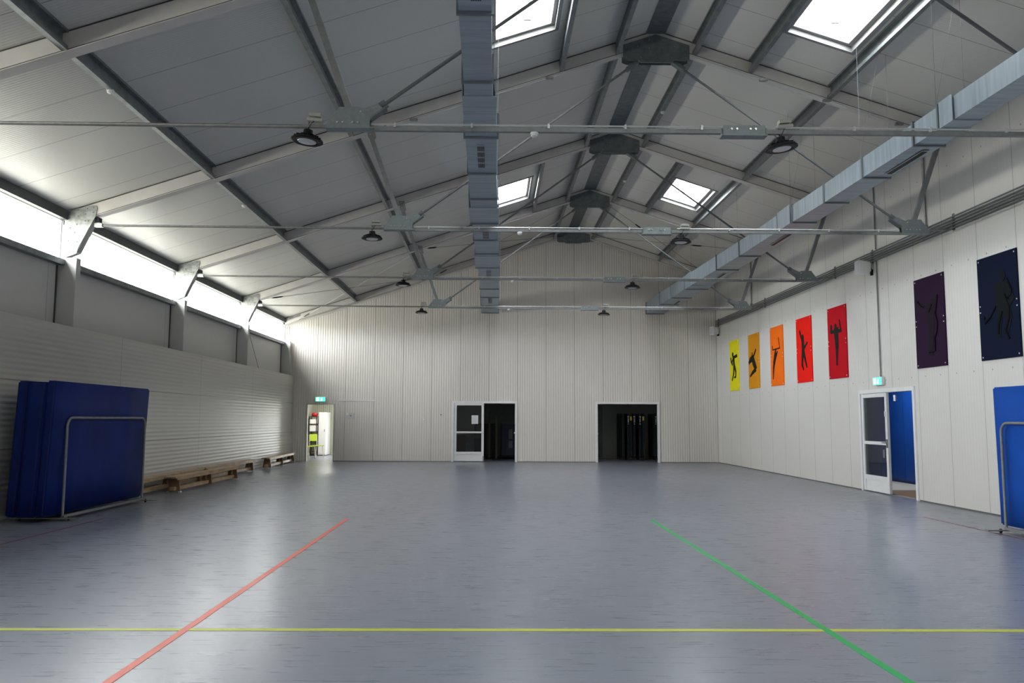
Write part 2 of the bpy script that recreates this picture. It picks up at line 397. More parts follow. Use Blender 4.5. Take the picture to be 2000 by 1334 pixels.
# rooms behind the back wall
t = thing('batten_or_fill_light', 'added unseen fill lamp on the bright storeroom ceiling', 'lamp', (-6.0, 31.2, 2.69))  # added lamp, hidden from the camera, to brighten the storeroom view
MB().box(-.08, .08, -.6, .6, -.05, .0).build('housing', m_wplastic, t)
MB().box(-.07, .07, -.58, .58, -.056, -.0505).build('fill_diffuser', emis('fill_batten_glow', (1, .97, .92), 3.0), t)
al = bpy.data.lights.new('fill_batten_source', 'AREA'); al.shape = 'RECTANGLE'; al.size = .14; al.size_y = 1.1; al.energy = 22; al.color = (1, .97, .90)
ao = bpy.data.objects.new('fill_batten_source', al); COL.objects.link(ao); ao.parent = t; ao.location = (0, 0, -.07)
b = MB().box(-7.46, -7.36, YB+.1, 34, 0, 2.7).box(-4.1, -4.0, YB+.1, 34, 0, 2.7)
b.box(-7.36, -5.2, 33.9, 34, 0, 2.7).box(-4.3, -4.1, 33.9, 34, 0, 2.7).box(-5.2, -4.3, 33.9, 34, 2.1, 2.7).box(-5.2, -4.3, 33.9, 34, 0, .2)
struct(b, 'wall_storeroom', m_store)
struct(MB().box(-7.46, -4.0, YB+.1, 34, 2.7, 2.8), 'ceiling_storeroom', m_wplastic)
w = struct(MB().box(-5.2, -5.16, 33.93, 33.97, .2, 2.1).box(-4.34, -4.3, 33.93, 33.97, .2, 2.1).box(-5.16, -4.34, 33.93, 33.97, .2, .24).box(-5.16, -4.34, 33.93, 33.97, 2.06, 2.1), 'window_20', m_white)
MB().box(-5.16, -4.34, 33.947, 33.953, .24, 2.06).build('pane', m_glass, w)
b = MB().box(-2.2, -2.1, YB+.1, 32.6, 0, 2.7).box(1.95, 2.05, YB+.1, 32.6, 0, 2.7).box(-2.1, 1.95, 32.5, 32.6, 0, 2.7)
b.box(7.2, 7.3, YB+.1, 32.6, 0, 2.7).box(2.05, 7.2, 31.4, 31.5, 0, 2.7)
struct(b, 'wall_equipment_rooms', m_darkroom)
struct(MB().box(-2.2, 7.3, YB+.1, 32.6, 2.7, 2.8), 'ceiling_equipment_rooms', m_darkroom)

# corridor beyond the right-hand door
b = MB().box(10.2, 10.3, 12.5, 24, 0, 2.7).box(XR+.1, 10.2, 12.4, 12.5, 0, 2.7).box(XR+.1, 10.2, 24, 24.1, 0, 2.7)
struct(b, 'wall_corridor', m_bluewall)
struct(MB().box(XR+.1, 10.3, 12.4, 24.1, 2.7, 2.8), 'ceiling_corridor', m_wplastic)
b = MB()
for k in range(12): b.box(9.80, 9.86, 16.4+k*.6+.006, 17.0+k*.6-.006, .08, 2.35)
b.box(9.86, 10.19, 16.4, 23.6, 0, 2.4)
cab = b.build('cupboard_row', m_bluewall); tag(cab, 'tall dark blue boarded cupboard wall seen through the open side door', 'cupboard')
MB().box(9.77, 9.80, 19.75, 19.79, 1.95, 2.1).build('hinge', m_wplastic, cab); MB().box(9.77, 9.80, 20.4, 20.43, .55, .75).build('latch', m_wplastic, cab)
t = thing('corridor_fill_lamp', 'added unseen fill lamp on the corridor ceiling behind the side door', 'lamp', (9.0, 18.6, 2.69))  # unseen lamp added to light the corridor through the open door
MB().box(-.3, .3, -.6, .6, -.05, .005).build('housing', m_wplastic, t)
MB().box(-.28, .28, -.58, .58, -.056, -.0505).build('fill_diffuser', emis('corridor_fill_glow', (1, .97, .92), 3.0), t)
al = bpy.data.lights.new('corridor_fill_light', 'AREA'); al.shape = 'RECTANGLE'; al.size = .55; al.size_y = 1.1; al.energy = 6; al.color = (1, .97, .92)
ao = bpy.data.objects.new('corridor_fill_light', al); COL.objects.link(ao); ao.parent = t; ao.location = (0, 0, -.07)
tag(MB().box(8.02, 9.05, 15.3, 17.3, 0, .015).build('doormat', m_doormat), 'brown doormat on the corridor floor behind the side door', 'doormat')

# ------------------------------------------------------------------ doors
def lever(parent, x, y, z, nx, ny, mat):
    b = MB(); b.box(x-.02-.0*nx, x+.02, y-.012, y+.012, z-.09, z+.09) if ny else b.box(x-.012, x+.012, y-.02, y+.02, z-.09, z+.09)
    if ny: b.tube([(x, y, z+.03), (x, y+ny*.05, z+.03), (x-.11, y+ny*.05, z+.03)], .010, 8)
    else: b.tube([(x, y, z+.03), (x+nx*.05, y, z+.03), (x+nx*.05, y+.11, z+.03)], .010, 8)
    b.build('door_handle', mat, parent, smooth=True)
# left doorway: thin metal lining
struct(MB().box(-6.46, -6.43, YB-.012, YB+.11, 0, 1.97).box(-5.52, -5.49, YB-.012, YB+.11, 0, 1.97).box(-6.46, -5.49, YB-.012, YB+.11, 1.95, 1.975), 'door_1', simple('door_lining_grey', (.40, .39, .36), .5))
def glazed_leaf(parent, ax, u0, u1, w0, w1, flip=1):
    """leaf in the plane of axis ax ('X': spans X, thickness in Y). w0..w1 is thickness"""
    def bx(mb, a, c, z0, z1, t0=w0, t1=w1):
        return mb.box(a, c, t0, t1, z0, z1) if ax == 'X' else mb.box(t0, t1, a, c, z0, z1)
    f = MB(); s_ = .085
    bx(f, u0, u0+s_, .02, 2.03); bx(f, u1-s_, u1, .02, 2.03); bx(f, u0+s_, u1-s_, 1.95, 2.03)
    bx(f, u0+s_, u1-s_, .98, 1.045); bx(f, u0+s_, u1-s_, .255, .345); bx(f, u0+s_, u1-s_, .02, .065)
    leaf = f.build('door_leaf', m_white, parent, bevel=.004)
    tm = (w0+w1)/2
    g = MB(); bx(g, u0+s_, u1-s_, 1.045, 1.95, tm-.003, tm+.003); g.build('upper_glass', m_doorglass, leaf)
    g = MB(); bx(g, u0+s_, u1-s_, .345, .98, tm-.003, tm+.003); g.build('lower_glass', m_doorglass, leaf)
    g = MB(); bx(g, u0+s_, u1-s_, .065, .255, tm-.012, tm+.012); g.build('kick_panel', m_white, leaf)
    return leaf
for n, (x0, x1) in ((2, (-1.415, .858)), (3, (3.59, 5.837))):
    b = MB(); b.box(x0, x0+.075, YB-.03, YB+.11, 0, 2.10).box(x1-.075, x1, YB-.03, YB+.11, 0, 2.10).box(x0+.075, x1-.075, YB-.03, YB+.11, 2.02, 2.10)
    d = struct(b, 'door_%d' % n, m_white, bevel=.004)
    if n == 2:
        leaf = glazed_leaf(d, 'X', -1.335, -.30, YB-.01, YB+.045)
        MB().tube([(-1.30, YB-.01, 1.012), (-1.30, YB-.055, 1.012), (-.34, YB-.055, 1.012), (-.34, YB-.01, 1.012)], .014, 8).build('push_bar', m_wplastic, leaf, smooth=True)
        MB().box(-.335, -.31, YB-.02, YB-.009, .02, .2).build('floor_bolt', m_cond, leaf)
        MB().box(.745, .785, YB-.04, YB-.03, .98, 1.03).build('strike', m_wplastic, d)
    else:
        MB().box(3.665, 3.69, YB+.0, YB+.03, .96, 1.0).build('strike', m_wplastic, d)
        MB().box(4.69, 4.75, YB-.0, YB+.05, 2.0, 2.02).build('closer', m_black, d)
tag(MB().box(-.73, -.50, YB-.018, YB-.012, 1.305, 1.605).build('paper_notice', m_paper), 'white paper sheet stuck on the upper pane of the glazed door', 'notice')
# right door
b = MB(); b.box(XR-.03, XR+.11, 15.14, 15.215, 0, 2.115).box(XR-.03, XR+.11, 17.385, 17.46, 0, 2.115).box(XR-.03, XR+.11, 15.215, 17.385, 2.035, 2.115)
d = struct(b, 'door_4', m_white, bevel=.004)
leaf = glazed_leaf(d, 'Y', 16.26, 17.375, XR-.01, XR+.045)
MB().box(XR-.03, XR-.01, 16.265, 16.30, .93, 1.10).tube([(XR-.02, 16.285, 1.03), (XR-.07, 16.285, 1.03), (XR-.07, 16.39, 1.03)], .011, 8).build('door_handle', m_galv, leaf)
MB().box(XR-.035, XR-.01, 16.29, 16.315, 1.55, 1.66).build('hinge', m_wplastic, leaf)

# dark room door (grey leaf standing behind the wide doorway)
t = thing('plain_door', 'plain grey door leaf in the dim store behind the open doorway', 'door', (3.98, 31.365, 0))
MB().box(-.62, .24, 0, .03, .04, 2.02).build('door_leaf', simple('grey_door_leaf', (.22, .225, .23), .5), t)
MB().box(-.02, .02, -.015, 0, .93, 1.1).tube([(0, -.01, 1.06), (0, -.05, 1.06), (-.13, -.05, 1.06)], .012, 8).build('door_handle', m_black, t)

# folded table tennis tables stored upright in the dim store
t0 = thing('folded_table', 'dark folded table tennis table on wheels, first from the grey door', 'table', (4.78, 29.9, 0), 0, 'folded tables in the dim store')
for sx_ in (-.022, .022): MB().box(sx_-.010, sx_+.010, 0, 1.37, .16, 1.70).build('table_top', m_tableblk, t0)
MB().box(-.045, -.034, .1, 1.2, .08, .13).box(.034, .045, .1, 1.2, .08, .13).box(-.045, .045, .08, .12, .08, .155).box(-.045, .045, 1.18, 1.22, .08, .155).build('carriage', m_black, t0)
for (xx, yy) in ((-.03, .04), (.03, .04), (-.03, 1.26), (.03, 1.26)):
    MB().lathe([(.035, -.012), (.042, -.008), (.042, .008), (.035, .012)], (xx, yy, .042), 'X', 16).build('wheel', m_dkmetal, t0, smooth=True)
m_lab_y = simple('yellow_label', (.55, .45, .02), .5); m_lab_g = simple('grey_label', (.5, .5, .5), .5)
FT = [('second from the grey door, with pale lettering', 4.97, 'g'), ('third from the grey door, with a yellow label', 5.07, 'y'), ('fourth from the grey door, with pale lettering', 5.19, 'g'), ('fifth from the grey door, with pale lettering', 5.40, 'g'), ('sixth from the grey door, with a yellow label', 5.52, 'y'), ('by the right jamb of the wide doorway', 5.98, 'g')]
for lab, xx, kk in FT:
    q = dup(t0, (xx, 29.9, 0), 'dark folded table tennis table, ' + lab)
    if kk == 'y': MB().box(-.035, .03, -.006, -.001, 1.45, 1.60).build('label_sticker', m_lab_y, q)
    else:
        MB().box(-.03, .03, -.006, -.001, 1.56, 1.61).build('label_sticker', m_lab_g, q)
        for zz in (1.50, 1.46, 1.42, 1.38, 1.31): MB().box(-.022, .022, -.006, -.001, zz, zz+.028).build('letter', m_lab_g, q)

# dim store behind the glazed door
t = thing('mat_trolley', 'dark blue mat trolley with grey straps in the dim store', 'trolley', (.62, 30.35, 0))
MB().box(-.30, .30, 0, 1.2, .14, 1.28).build('mat_stack', m_dkblue, t, bevel=.03)
MB().box(-.32, .32, -.02, 1.22, .08, .13).tube([(-.3, -.02, .1), (-.3, -.02, 1.35)], .02).tube([(.3, -.02, .1), (.3, -.02, 1.35)], .02).build('frame', m_black, t)
MB().box(-.02, .12, -.008, -.001, .75, 1.1).box(-.02, .12, -.008, -.001, .42, .68).build('strap', simple('grey_strap', (.12, .13, .14), .7), t)
for (xx, yy) in ((-.27, .1), (.27, .1), (-.27, 1.1), (.27, 1.1)): MB().lathe([(.04, -.014), (.04, .014)], (xx, yy, .04), 'X', 14).build('wheel', m_black, t)
t = thing('goal_post', 'dark upright steel post standing in the dim store, nearer the glazed leaf', 'post', (-.12, 30.6, 0))
MB().box(-.15, .15, -.2, .2, 0, .04).build('base', m_black, t); MB().box(-.04, .04, -.04, .04, .04, 1.75).build('pole', m_dkmetal, t)
dup(t, (.14, 30.1, 0), 'dark upright steel post beside the blue mat trolley')
t = thing('storage_cabinet', 'black low cabinet behind the two dark posts in the dim store', 'cabinet', (-.15, 31.7, 0))
MB().box(-.55, .30, 0, .5, 0, 1.3).build('body', m_black, t, bevel=.01); MB().box(-.54, -.13, -.02, 0, .02, 1.28).build('door', m_dkmetal, t); MB().box(-.12, .29, -.02, 0, .02, 1.28).build('door', m_dkmetal, t)
t = thing('cardboard_box', 'brown cardboard box behind the lower pane of the glazed door', 'box', (-1.15, 29.4, 0))
MB().box(-.18, .18, 0, .4, 0, .45).build('body', m_box, t); MB().box(-.18, .18, 0, .4, .452, .9).build('upper_carton', m_box, t)
for (xa, lb) in ((-.25, 'pale ceiling batten light in the dim store, left of the pair'), (.62, 'pale ceiling batten light in the dim store, beside the jamb')):
    t = thing('batten_or_fill_light', lb, 'lamp', (xa, 32.28, 2.1)); MB().box(-.3, .3, 0, .06, -.05, .05).build('housing', m_lab_g, t); MB().box(-.3, .3, .06, .2, -.01, .01).build('bracket', m_black, t)

# storeroom contents
t = thing('tall_cabinet', 'white two-door metal cabinet in the bright storeroom', 'cabinet', (-6.82, 32.75, 0))
MB().box(-.12, .18, 0, .9, .03, 1.72).build('body', m_white, t, bevel=.005); MB().box(-.10, .16, -.012, 0, .06, 1.69).build('door', m_white, t)
MB().box(.12, .14, -.03, -.012, .95, 1.05).build('handle', m_cond, t); MB().box(-.10, .16, .02, .88, 0, .03).build('plinth', m_cond, t)
t = thing('shelf_rack', 'dark brown open shelf rack against the storeroom end wall', 'shelf', (-7.05, 32.6, 0))
for (xx, yy) in ((-.22, 0), (.06, 0), (-.22, .4), (.06, .4)): MB().box(xx-.015, xx+.015, yy-.015, yy+.015, 0, 1.57).build('upright', m_dkmetal, t)
for zz in (.15, .5, .94, 1.24, 1.53): MB().box(-.235, .075, -.015, .415, zz, zz+.02).build('shelf', m_dkmetal, t)
tag(MB().box(-7.26, -7.00, 32.59, 32.95, .9605, 1.20).build('storage_box', m_white, bevel=.01), 'larger white box on the middle shelf of the rack', 'box')
tag(MB().box(-7.26, -7.00, 32.59, 32.95, 1.2605, 1.44).build('storage_box', m_white, bevel=.01), 'white box on the shelf just below the red bowl', 'box')
tag(MB().lathe([(.06, 0), (.11, .02), (.13, .08), (.11, .13), (.05, .15)], (-7.11, 32.8, 1.5505)).build('red_bowl', m_red, smooth=True), 'red plastic bowl upside down on top of the rack', 'bowl')
c0 = thing('folding_chair', 'lime green chair with pale legs nearest the doorway', 'chair', (-6.78, 29.35, 0), 1.35, 'lime chairs in the storeroom')
MB().box(-.2, .2, -.18, .2, .44, .465).build('seat', m_green, c0, bevel=.008); MB().box(-.2, .2, .19, .215, .62, .88).build('backrest', m_green, c0, bevel=.008)
for sx_ in (-.19, .19):
    MB().tube([(sx_, -.17, 0), (sx_, -.10, .44)], .014).build('leg', m_legw, c0, smooth=True)
    MB().tube([(sx_, .26, 0), (sx_, .19, .44), (sx_, .205, .88)], .014).build('leg', m_legw, c0, smooth=True)
for (x_, y_, r_z, lb) in ((-6.72, 30.15, 1.2, 'lime green chair with pale legs, second from the doorway'), (-6.62, 31.05, 1.0, 'lime green chair with pale legs in front of the shelf rack')):
    dup(c0, (x_, y_, 0), lb, r_z)

# ------------------------------------------------------------------ floor lines
def tape(name, x0, x1, y0, y1, mat, lab): tag(MB().box(x0, x1, y0, y1, 0.0003, .0022).build(name, mat), lab, 'floor line')
tape('red_floor_line', -2.145, -2.088, .5, 12.15, simple('red_line_paint', (.68, .115, .065), .4), 'orange red floor line running from the foreground on the left')
tape('green_floor_line', 2.315, 2.372, .5, 12.15, simple('green_line_paint', (.01, .34, .085), .4), 'bright green floor line running from the foreground on the right')
b = MB().box(-6.9, -2.146, 5.79, 5.855, .0003, .0022).box(-2.087, 2.314, 5.79, 5.855, .0003, .0022).box(2.373, 7.85, 5.79, 5.855, .0003, .0022)
tag(b.build('yellow_floor_line', simple('yellow_line_paint', (.46, .50, .06), .4)), 'yellow floor line crossing the hall from side to side', 'floor line')
m_mar = simple('maroon_line_paint', (.16, .03, .05), .5)
tape('maroon_floor_line', -5.66, -5.63, 3, 12.1, m_mar, 'thin maroon floor line beside the blue mats on the trolley, left side')
tape('maroon_floor_line', 6.60, 6.63, 3, 12.6, m_mar, 'thin maroon floor line beside the blue mats by the side door')
tape('grey_floor_line', 6.3, 6.6, 12.57, 12.6, m_cond, 'short dark floor line meeting the end of the maroon line')

# ================================================================== ROOF TRUSSES
rb = lambda x: zr(x)-.245      # underside of the rafter
def make_truss(i):
    Y = FR[i]
    labs = ['galvanised roof truss nearest the foreground, its tie beam carrying two lamps', 'roof truss of the second tie beam, with the largest visible ridge plate',
            'roof truss of the third tie beam, in front of the smallest pair of skylights', 'roof truss of the fourth tie beam, nearest to the end wall lamps',
            'half hidden rafter pair standing against the ribbed end wall']
    t = thing('roof_truss', labs[i], 'roof truss', (0, Y, 0), 0, None)
    h = .075 if i < 4 else .05
    # rafters (web with a lip along the bottom)
    for (xa, xb, nm) in ((-7.30, AX, 'rafter'), (AX, XR, 'rafter')):
        b = MB(); e0, e1 = (xa, xb)
        pl = [(e0, rb(e0)+.012), (e1, rb(e1)+.012), (e1, zr(e1)-.012), (e0, zr(e0)-.012)]
        b.prism(pl, 'XZ', -h, h)
        b.prism([(e0, rb(e0)), (e1, rb(e1)), (e1, rb(e1)+.010), (e0, rb(e0)+.010)], 'XZ', -h-.004, h+.014)
        b.prism([(e0, zr(e0)-.012), (e1, zr(e1)-.012), (e1, zr(e1)), (e0, zr(e0))], 'XZ', -h+.012, h)
        r_f = b.build('rafter', m_raf, t)
        MB().prism([(e0, rb(e0)+.013), (e1, rb(e1)+.013), (e1, rb(e1)+.022), (e0, rb(e0)+.022)], 'XZ', -h-.0015, -h-.0001).build('seam', m_seam_shade, r_f)
        MB().prism([(e0, zr(e0)-.022), (e1, zr(e1)-.022), (e1, zr(e1)-.006), (e0, zr(e0)-.006)], 'XZ', -h-.0015, -h-.0001).build('seam', m_seam_shade, r_f)
    # column
    b = MB().box(-7.35, -7.045, -h, h, 0.0, 4.15); b.box(-7.35, -7.25, -h, h, 4.15, 4.79)
    col = b.build('column', m_leftup, t)
    MB().box(-7.359, -7.351, -h-.045, -h-.001, 2.95, 4.015).build('seam_or_edge_shade', m_seam_shade, col)  # edge shadow of the column, put on the wall as a dark strip
    # ridge plate
    if True:
        for s_, yy in ((1, -h-.012), (-1, h)):
            b = MB().prism([(2.245, 7.735), (2.33, 7.70), (3.32, 7.70), (3.405, 7.735), (3.405, 7.99), (AX, 8.185), (2.245, 7.99)], 'XZ', yy, yy+.010)
            if s_ == 1:
                b.prism([(2.50, 7.705), (2.55, 7.665), (3.09, 7.665), (3.14, 7.705)], 'XZ', yy-.03, yy+.01)
                rp_ = b.build('ridge_plate', m_hub, t)
                bb = MB()
                for (px, pz) in ((2.30, 7.93), (2.30, 7.76), (2.55, 7.76), (2.7, 7.93), (2.94, 7.93), (3.09, 7.76), (3.34, 7.76), (3.34, 7.93), (2.7, 8.08), (2.94, 8.08), (2.5, 7.96), (3.14, 7.96), (2.82, 7.76)):
                    bb.bolt(px, yy, pz, .011)
                bb.bolts(rp_, m_rod)
            elif i < 4: b.build('ridge_plate', m_hub, t)
    # knee plate
    if i < 4:
        kp = [(-7.275, 4.90), (-7.26, 4.955), (-6.80, 5.055), (-6.755, 5.045), (-6.735, 5.0), (-6.76, 4.86), (-7.02, 4.33), (-7.05, 4.22), (-7.235, 4.145), (-7.275, 4.16)]
        b = MB().prism(kp, 'XZ', -h-.014, -h-.002); k_ = b.build('knee_plate', simple('knee_plate_steel_%d' % i, (.30, .31, .30), .45, .35, noise=.3, nscale=14), t)
        bb = MB()
        for (px, pz) in ((-7.2, 4.93), (-7.05, 4.97), (-6.9, 4.995), (-6.80, 5.01), (-6.80, 4.93), (-6.93, 4.90), (-7.05, 4.86), (-7.2, 4.82), (-6.93, 4.78), (-6.88, 4.78), (-7.07, 4.72), (-7.18, 4.66), (-7.10, 4.58), (-7.05, 4.42), (-7.2, 4.44), (-7.22, 4.2), (-7.1, 4.25)):
            bb.bolt(px, -h-.014, pz, .011)
        bb.bolts(k_, m_galv)
        MB().prism([(-7.27, 4.15), (-7.05, 4.24), (-6.77, 4.86), (-6.74, 5.0), (-6.9, 4.97), (-7.27, 4.85)], 'XZ', -h-.001, h).build('knee_web', m_leftup, t)
        MB().box(-6.80, -6.67, -.04, .04, 4.695, 4.755).build('tie_clamp', m_wplastic, t)
        MB().box(-6.78, -6.71, -.05, .05, 4.77, 4.85).build('clamp_block', m_black, t)
    else:
        MB().prism([(-7.1, 4.90), (-6.72, 5.02), (-6.72, 5.13), (-7.1, 5.02)], 'XZ', -h-.014, -h-.002).build('knee_plate', m_rod, t)
        return t
    # tie rods and compression members
    nl, nr = -1.61, 7.25
    MB().tube([(-6.72, 0, 4.725), (nl-.25, 0, 4.71)], .020 if i else .022, 8).build('tie_rod', m_rod, t, smooth=True)
    MB().box(nl+.24, 2.55, -.025, .025, 4.665, 4.715).box(3.05, nr-.24, -.025, .025, 4.665, 4.715).build('tie_beam', m_galv, t)
    MB().tube([(nl+.25, -.03, 4.733), (2.56, -.03, 4.733)], .011, 6).tube([(3.15, -.03, 4.733), (nr-.3, -.03, 4.733)], .011, 6).build('conduit', m_condw, t)
    x = nl+.5
    while x < nr-.4:
        if not 2.4 < x < 3.2: MB().box(x-.012, x+.012, -.045, -.015, 4.70, 4.75).build('conduit_clip', m_condw, t)
        x += .86
    b = MB().box(2.57, 3.04, -.045, -.030, 4.645, 4.755).box(2.57, 3.04, .030, .045, 4.645, 4.755).box(2.55, 3.06, -.065, .065, 4.63, 4.645)
    sp = b.build('splice_plate', m_plate, t)
    bb = MB()
    for px in (2.66, 2.72, 2.87, 2.93): bb.bolt(px, -.045, 4.71, .013, h=.014)
    bb.bolts(sp)
    MB().tube([(nr+.2, 0, 4.74), (XR-.02, 0, 4.78)], .018, 8).box(7.66, 7.80, -.035, .035, 4.745, 4.785).build('wall_tie', m_rod, t)
    for (nx, sg) in ((nl, 1), (nr, -1)):
        P = [(nx-sg*.26, 4.69), (nx+sg*.22, 4.69), (nx+sg*.22, 4.77), (nx+sg*.36, 4.92), (nx+sg*.30, 4.97), (nx+sg*.16, 4.90), (nx+sg*.10, 4.925), (nx-sg*.12, 4.925), (nx-sg*.23, 4.77), (nx-sg*.26, 4.75)]
        b = MB().prism(P, 'XZ', -.045, -.033).prism(P, 'XZ', .033, .045); b.box(nx-.27, nx+.27, -.07, .07, 4.675, 4.69)
        npz = b.build('node_plate', m_plate, t)
        bb = MB()
        for px in (-.14, -.08, .03, .09): bb.bolt(nx+px, -.045, 4.745, .013, h=.014)
        bb.bolt(nx+sg*.12, -.045, 4.87, .013, h=.014); bb.bolts(npz)
        # bracket of the diagonal
        A = Vector((nx+sg*.22, 0, 4.86)); Bp = Vector((AX-sg*.38, 0, 7.665)); dd = (Bp-A).normalized()
        MB().beam(A-dd*.02, A+dd*.22, .10, .012, up=(0, 1, 0)).beam(A-dd*.02+Vector((sg*.02, 0, -.05)), A+dd*.2+Vector((sg*.02, 0, -.05)), .02, .12, up=(0, 1, 0)).build('diagonal_bracket', m_hub, t)
        MB().tube([A+dd*.1, Bp], .021, 8).build('diagonal_brace', m_diag, t, smooth=True)
        MB().beam(Bp-dd*.16, Bp+dd*.10, .06, .12, up=(0, 1, 0)).build('ridge_bracket', m_hub, t)
        # post from node up to the rafter
        A = Vector((nx, 0, 4.86)); Bp = Vector((nx-sg*.53, 0, rb(nx-sg*.53)))
        MB().beam(A, Bp-Vector((0, 0, .04)), .075, .06, up=(0, 1, 0)).build('post', m_galv, t)
        dd = (A-Bp).normalized()
        q = MB().prism([(Bp.x-.065, Bp.z+.10), (Bp.x+.065, Bp.z+.10), (Bp.x+.075+dd.x*.1, Bp.z-.10), (Bp.x+.04+dd.x*.14, Bp.z-.16), (Bp.x-.03+dd.x*.14, Bp.z-.16), (Bp.x-.065+dd.x*.1, Bp.z-.10)], 'XZ', -h-.016, -h-.004)
        q = q.build('post_bracket', m_rod, t)
        MB().bolt(Bp.x, -h-.016, Bp.z+.06, .012).bolt(Bp.x+.01, -h-.016, Bp.z-.06, .012).bolts(q)
    return t
for i in range(5): make_truss(i)

# ------------------------------------------------------------------ purlins (C sections opening uphill)
def purlin(x, y0, y1, lab, w=.075):
    sg = 1 if x < AX else -1      # uphill direction
    t_ = .012; zt = lambda u: zr(u)-.003; H_ = .215
    P = []
    x0, x1 = (x-sg*w/2), (x+sg*w/2)
    P = [(x0, zt(x0)), (x1, zt(x1)), (x1, zt(x1)-.035), (x1-sg*t_*.5, zt(x1)-.035), (x1-sg*t_*.5, zt(x1)-t_), (x0+sg*t_, zt(x0)-t_),
         (x0+sg*t_, zt(x0)-H_+t_), (x1-sg*t_*.5, zt(x0)-H_+t_+.012), (x1-sg*t_*.5, zt(x0)-H_+.055), (x1, zt(x0)-H_+.055), (x1, zt(x0)-H_), (x0, zt(x0)-H_)]
    tag(MB().prism(P, 'XZ', y0, y1).build('purlin', m_purl), lab, 'roof beam', 'purlins under the roof')
Y0, Y1 = YN+.01, YB-.02
for x, lab in ((-4.80, 'long steel purlin nearest the row of clerestory windows'), (-2.46, 'long steel purlin running above the left-hand row of lamps'),
               (-.20, 'long steel purlin hidden above the left-hand duct'), (2.15, 'long steel purlin just left of the ridge'),
               (3.49, 'long steel purlin just right of the ridge'), (5.84, 'long steel purlin above the right-hand duct')):
    purlin(x, Y0, Y1, lab)
for j, (a, c) in enumerate(((FR[0]+.09, FR[1]-.09), (FR[2]+.09, FR[3]-.09))):
    for x, s_ in ((1.17, 'left'), (4.47, 'right')):
        purlin(x, a, c, 'short purlin edging the %s %s skylight' % (('nearer', 'farther')[j], s_))
tag(MB().prism([(AX-.17, zr(AX-.17)-.004), (AX, RZ-.006), (AX+.17, zr(AX+.17)-.004), (AX+.17, zr(AX+.17)-.016), (AX-.17, zr(AX-.17)-.016)], 'XZ', Y0, Y1).build('ridge_strip', m_purl), 'dark steel strip along the inside of the roof ridge', 'roof strip')
# wind bracing rods in the bay before the end wall
def rodthing(name, pts, r, lab, mid=None):
    t = thing(name, lab, 'bracing rod', pts[0]); o = Vector(pts[0]); L = [Vector(p)-o for p in pts]
    MB().tube(L, r, 6).build('rod', m_rod, t)
    m_ = L[0].lerp(L[-1], mid or .4); d_ = (L[-1]-L[0]).normalized()
    MB().tube([m_-d_*.2, m_-d_*.12, m_+d_*.12, m_+d_*.2], [.008, .022, .022, .008], 6).build('turnbuckle', m_black, t)
rz_ = lambda x: rb(x)+.03
for (xa, ya, xb, yb, lab, mid) in (
    (-6.75, 3, -2.1, 4, 'thin bracing rod rising from the farthest knee plate to the end wall rafter', .08),
    (-2.1, 3, -6.75, 4, 'thin bracing rod from the fourth truss down to the end wall corner above the windows', .93),
    (-2.1, 3, AX-.35, 4, 'thin bracing rod from the fourth truss up to the ridge at the end wall', .06),
    (AX-.35, 3, -2.1, 4, 'thin bracing rod from the farthest ridge plate down behind the left-hand duct', .92),
    (AX+.35, 3, 7.7, 4, 'thin bracing rod from the fourth ridge plate down towards the corner with the speaker', .3),
    (7.7, 3, AX+.35, 4, 'thin bracing rod from above the duct by the posters up to the end wall ridge', .3)):
    rodthing('bracing_rod', [(xa, FR[ya]+.08, rz_(xa)), (xb, FR[yb]-.06, rz_(xb))], .007, lab, mid)
tag(MB().tube([(-7.30, 24.35, 4.01), (-7.30, 25.5, 2.96)], .009, 6).build('wall_rod', m_rod), 'thin rod slanting down the wall below the last clerestory window', 'bracing rod')

# ------------------------------------------------------------------ high bay lamps
def make_lamp():
    t = thing('high_bay_lamp', 'x', 'lamp', (0, 0, 0), 0, 'high bay lamps on the tie beams')
    MB().lathe([(.04, .105), (.05, .10), (.055, .05), (.085, .045), (.09, .02), (.15, .005), (.176, -.012), (.178, -.028), (.165, -.034), (.12, -.030), (.115, -.026)], (0, 0, -.10), n=36).build('housing', m_black, t, smooth=True)
    MB().lathe([(.104, -.030), (.10, -.036), (.02, -.038)], (0, 0, -.10), n=32).build('lens', m_lens, t, smooth=True)
    fins = MB()
    for k in range(14):
        a = 2*PI*k/14; fins.beam((.058*math.cos(a), .058*math.sin(a), -.065), (.15*math.cos(a), .15*math.sin(a), -.088), .006, .02)
    fins.build('fins', m_black, t)
    MB().tube([(0, 0, .0), (0, 0, .02), (.012, 0, .035), (0, 0, .05), (-.012, 0, .035), (0, 0, .02)], .005, 6).tube([(0, 0, .045), (0, 0, .10)], .004, 6).build('hook', m_black, t)
    MB().box(-.02, .15, -.045, .045, .10, .135).box(.0, .13, -.055, .035, .150, .19).box(.03, .06, -.01, .01, .13, .155).build('junction_box', simple('junction_box_beige', (.33, .33, .30), .5), t)
    MB().tube([(.06, -.03, .10), (.03, -.04, .06), (0, -.02, .0)], .004, 6).build('cable', m_black, t)
    return t
L0 = make_lamp(); L0['label'] = 'black round high bay lamp hanging at the left end of the nearest tie beam'; L0.location = (-2.08, FR[0], 4.668); L0.rotation_euler = (0, math.radians(5), 0)
nm = ['nearest', 'second', 'third', 'fourth']
for i in range(4):
    for k, x in enumerate((-2.08, 3.22)):
        if i == 0 and k == 0: continue
        q = dup(L0, (x, FR[i], 4.655 if k == 0 else 4.63), 'black round high bay lamp on the %s tie beam, %s' % (nm[i], ('by the left node plate', 'beside the middle splice plate')[k]))
        q.rotation_euler = (0, math.radians((5, -6)[k] if i == 0 else (0, 1)[k]), 0)

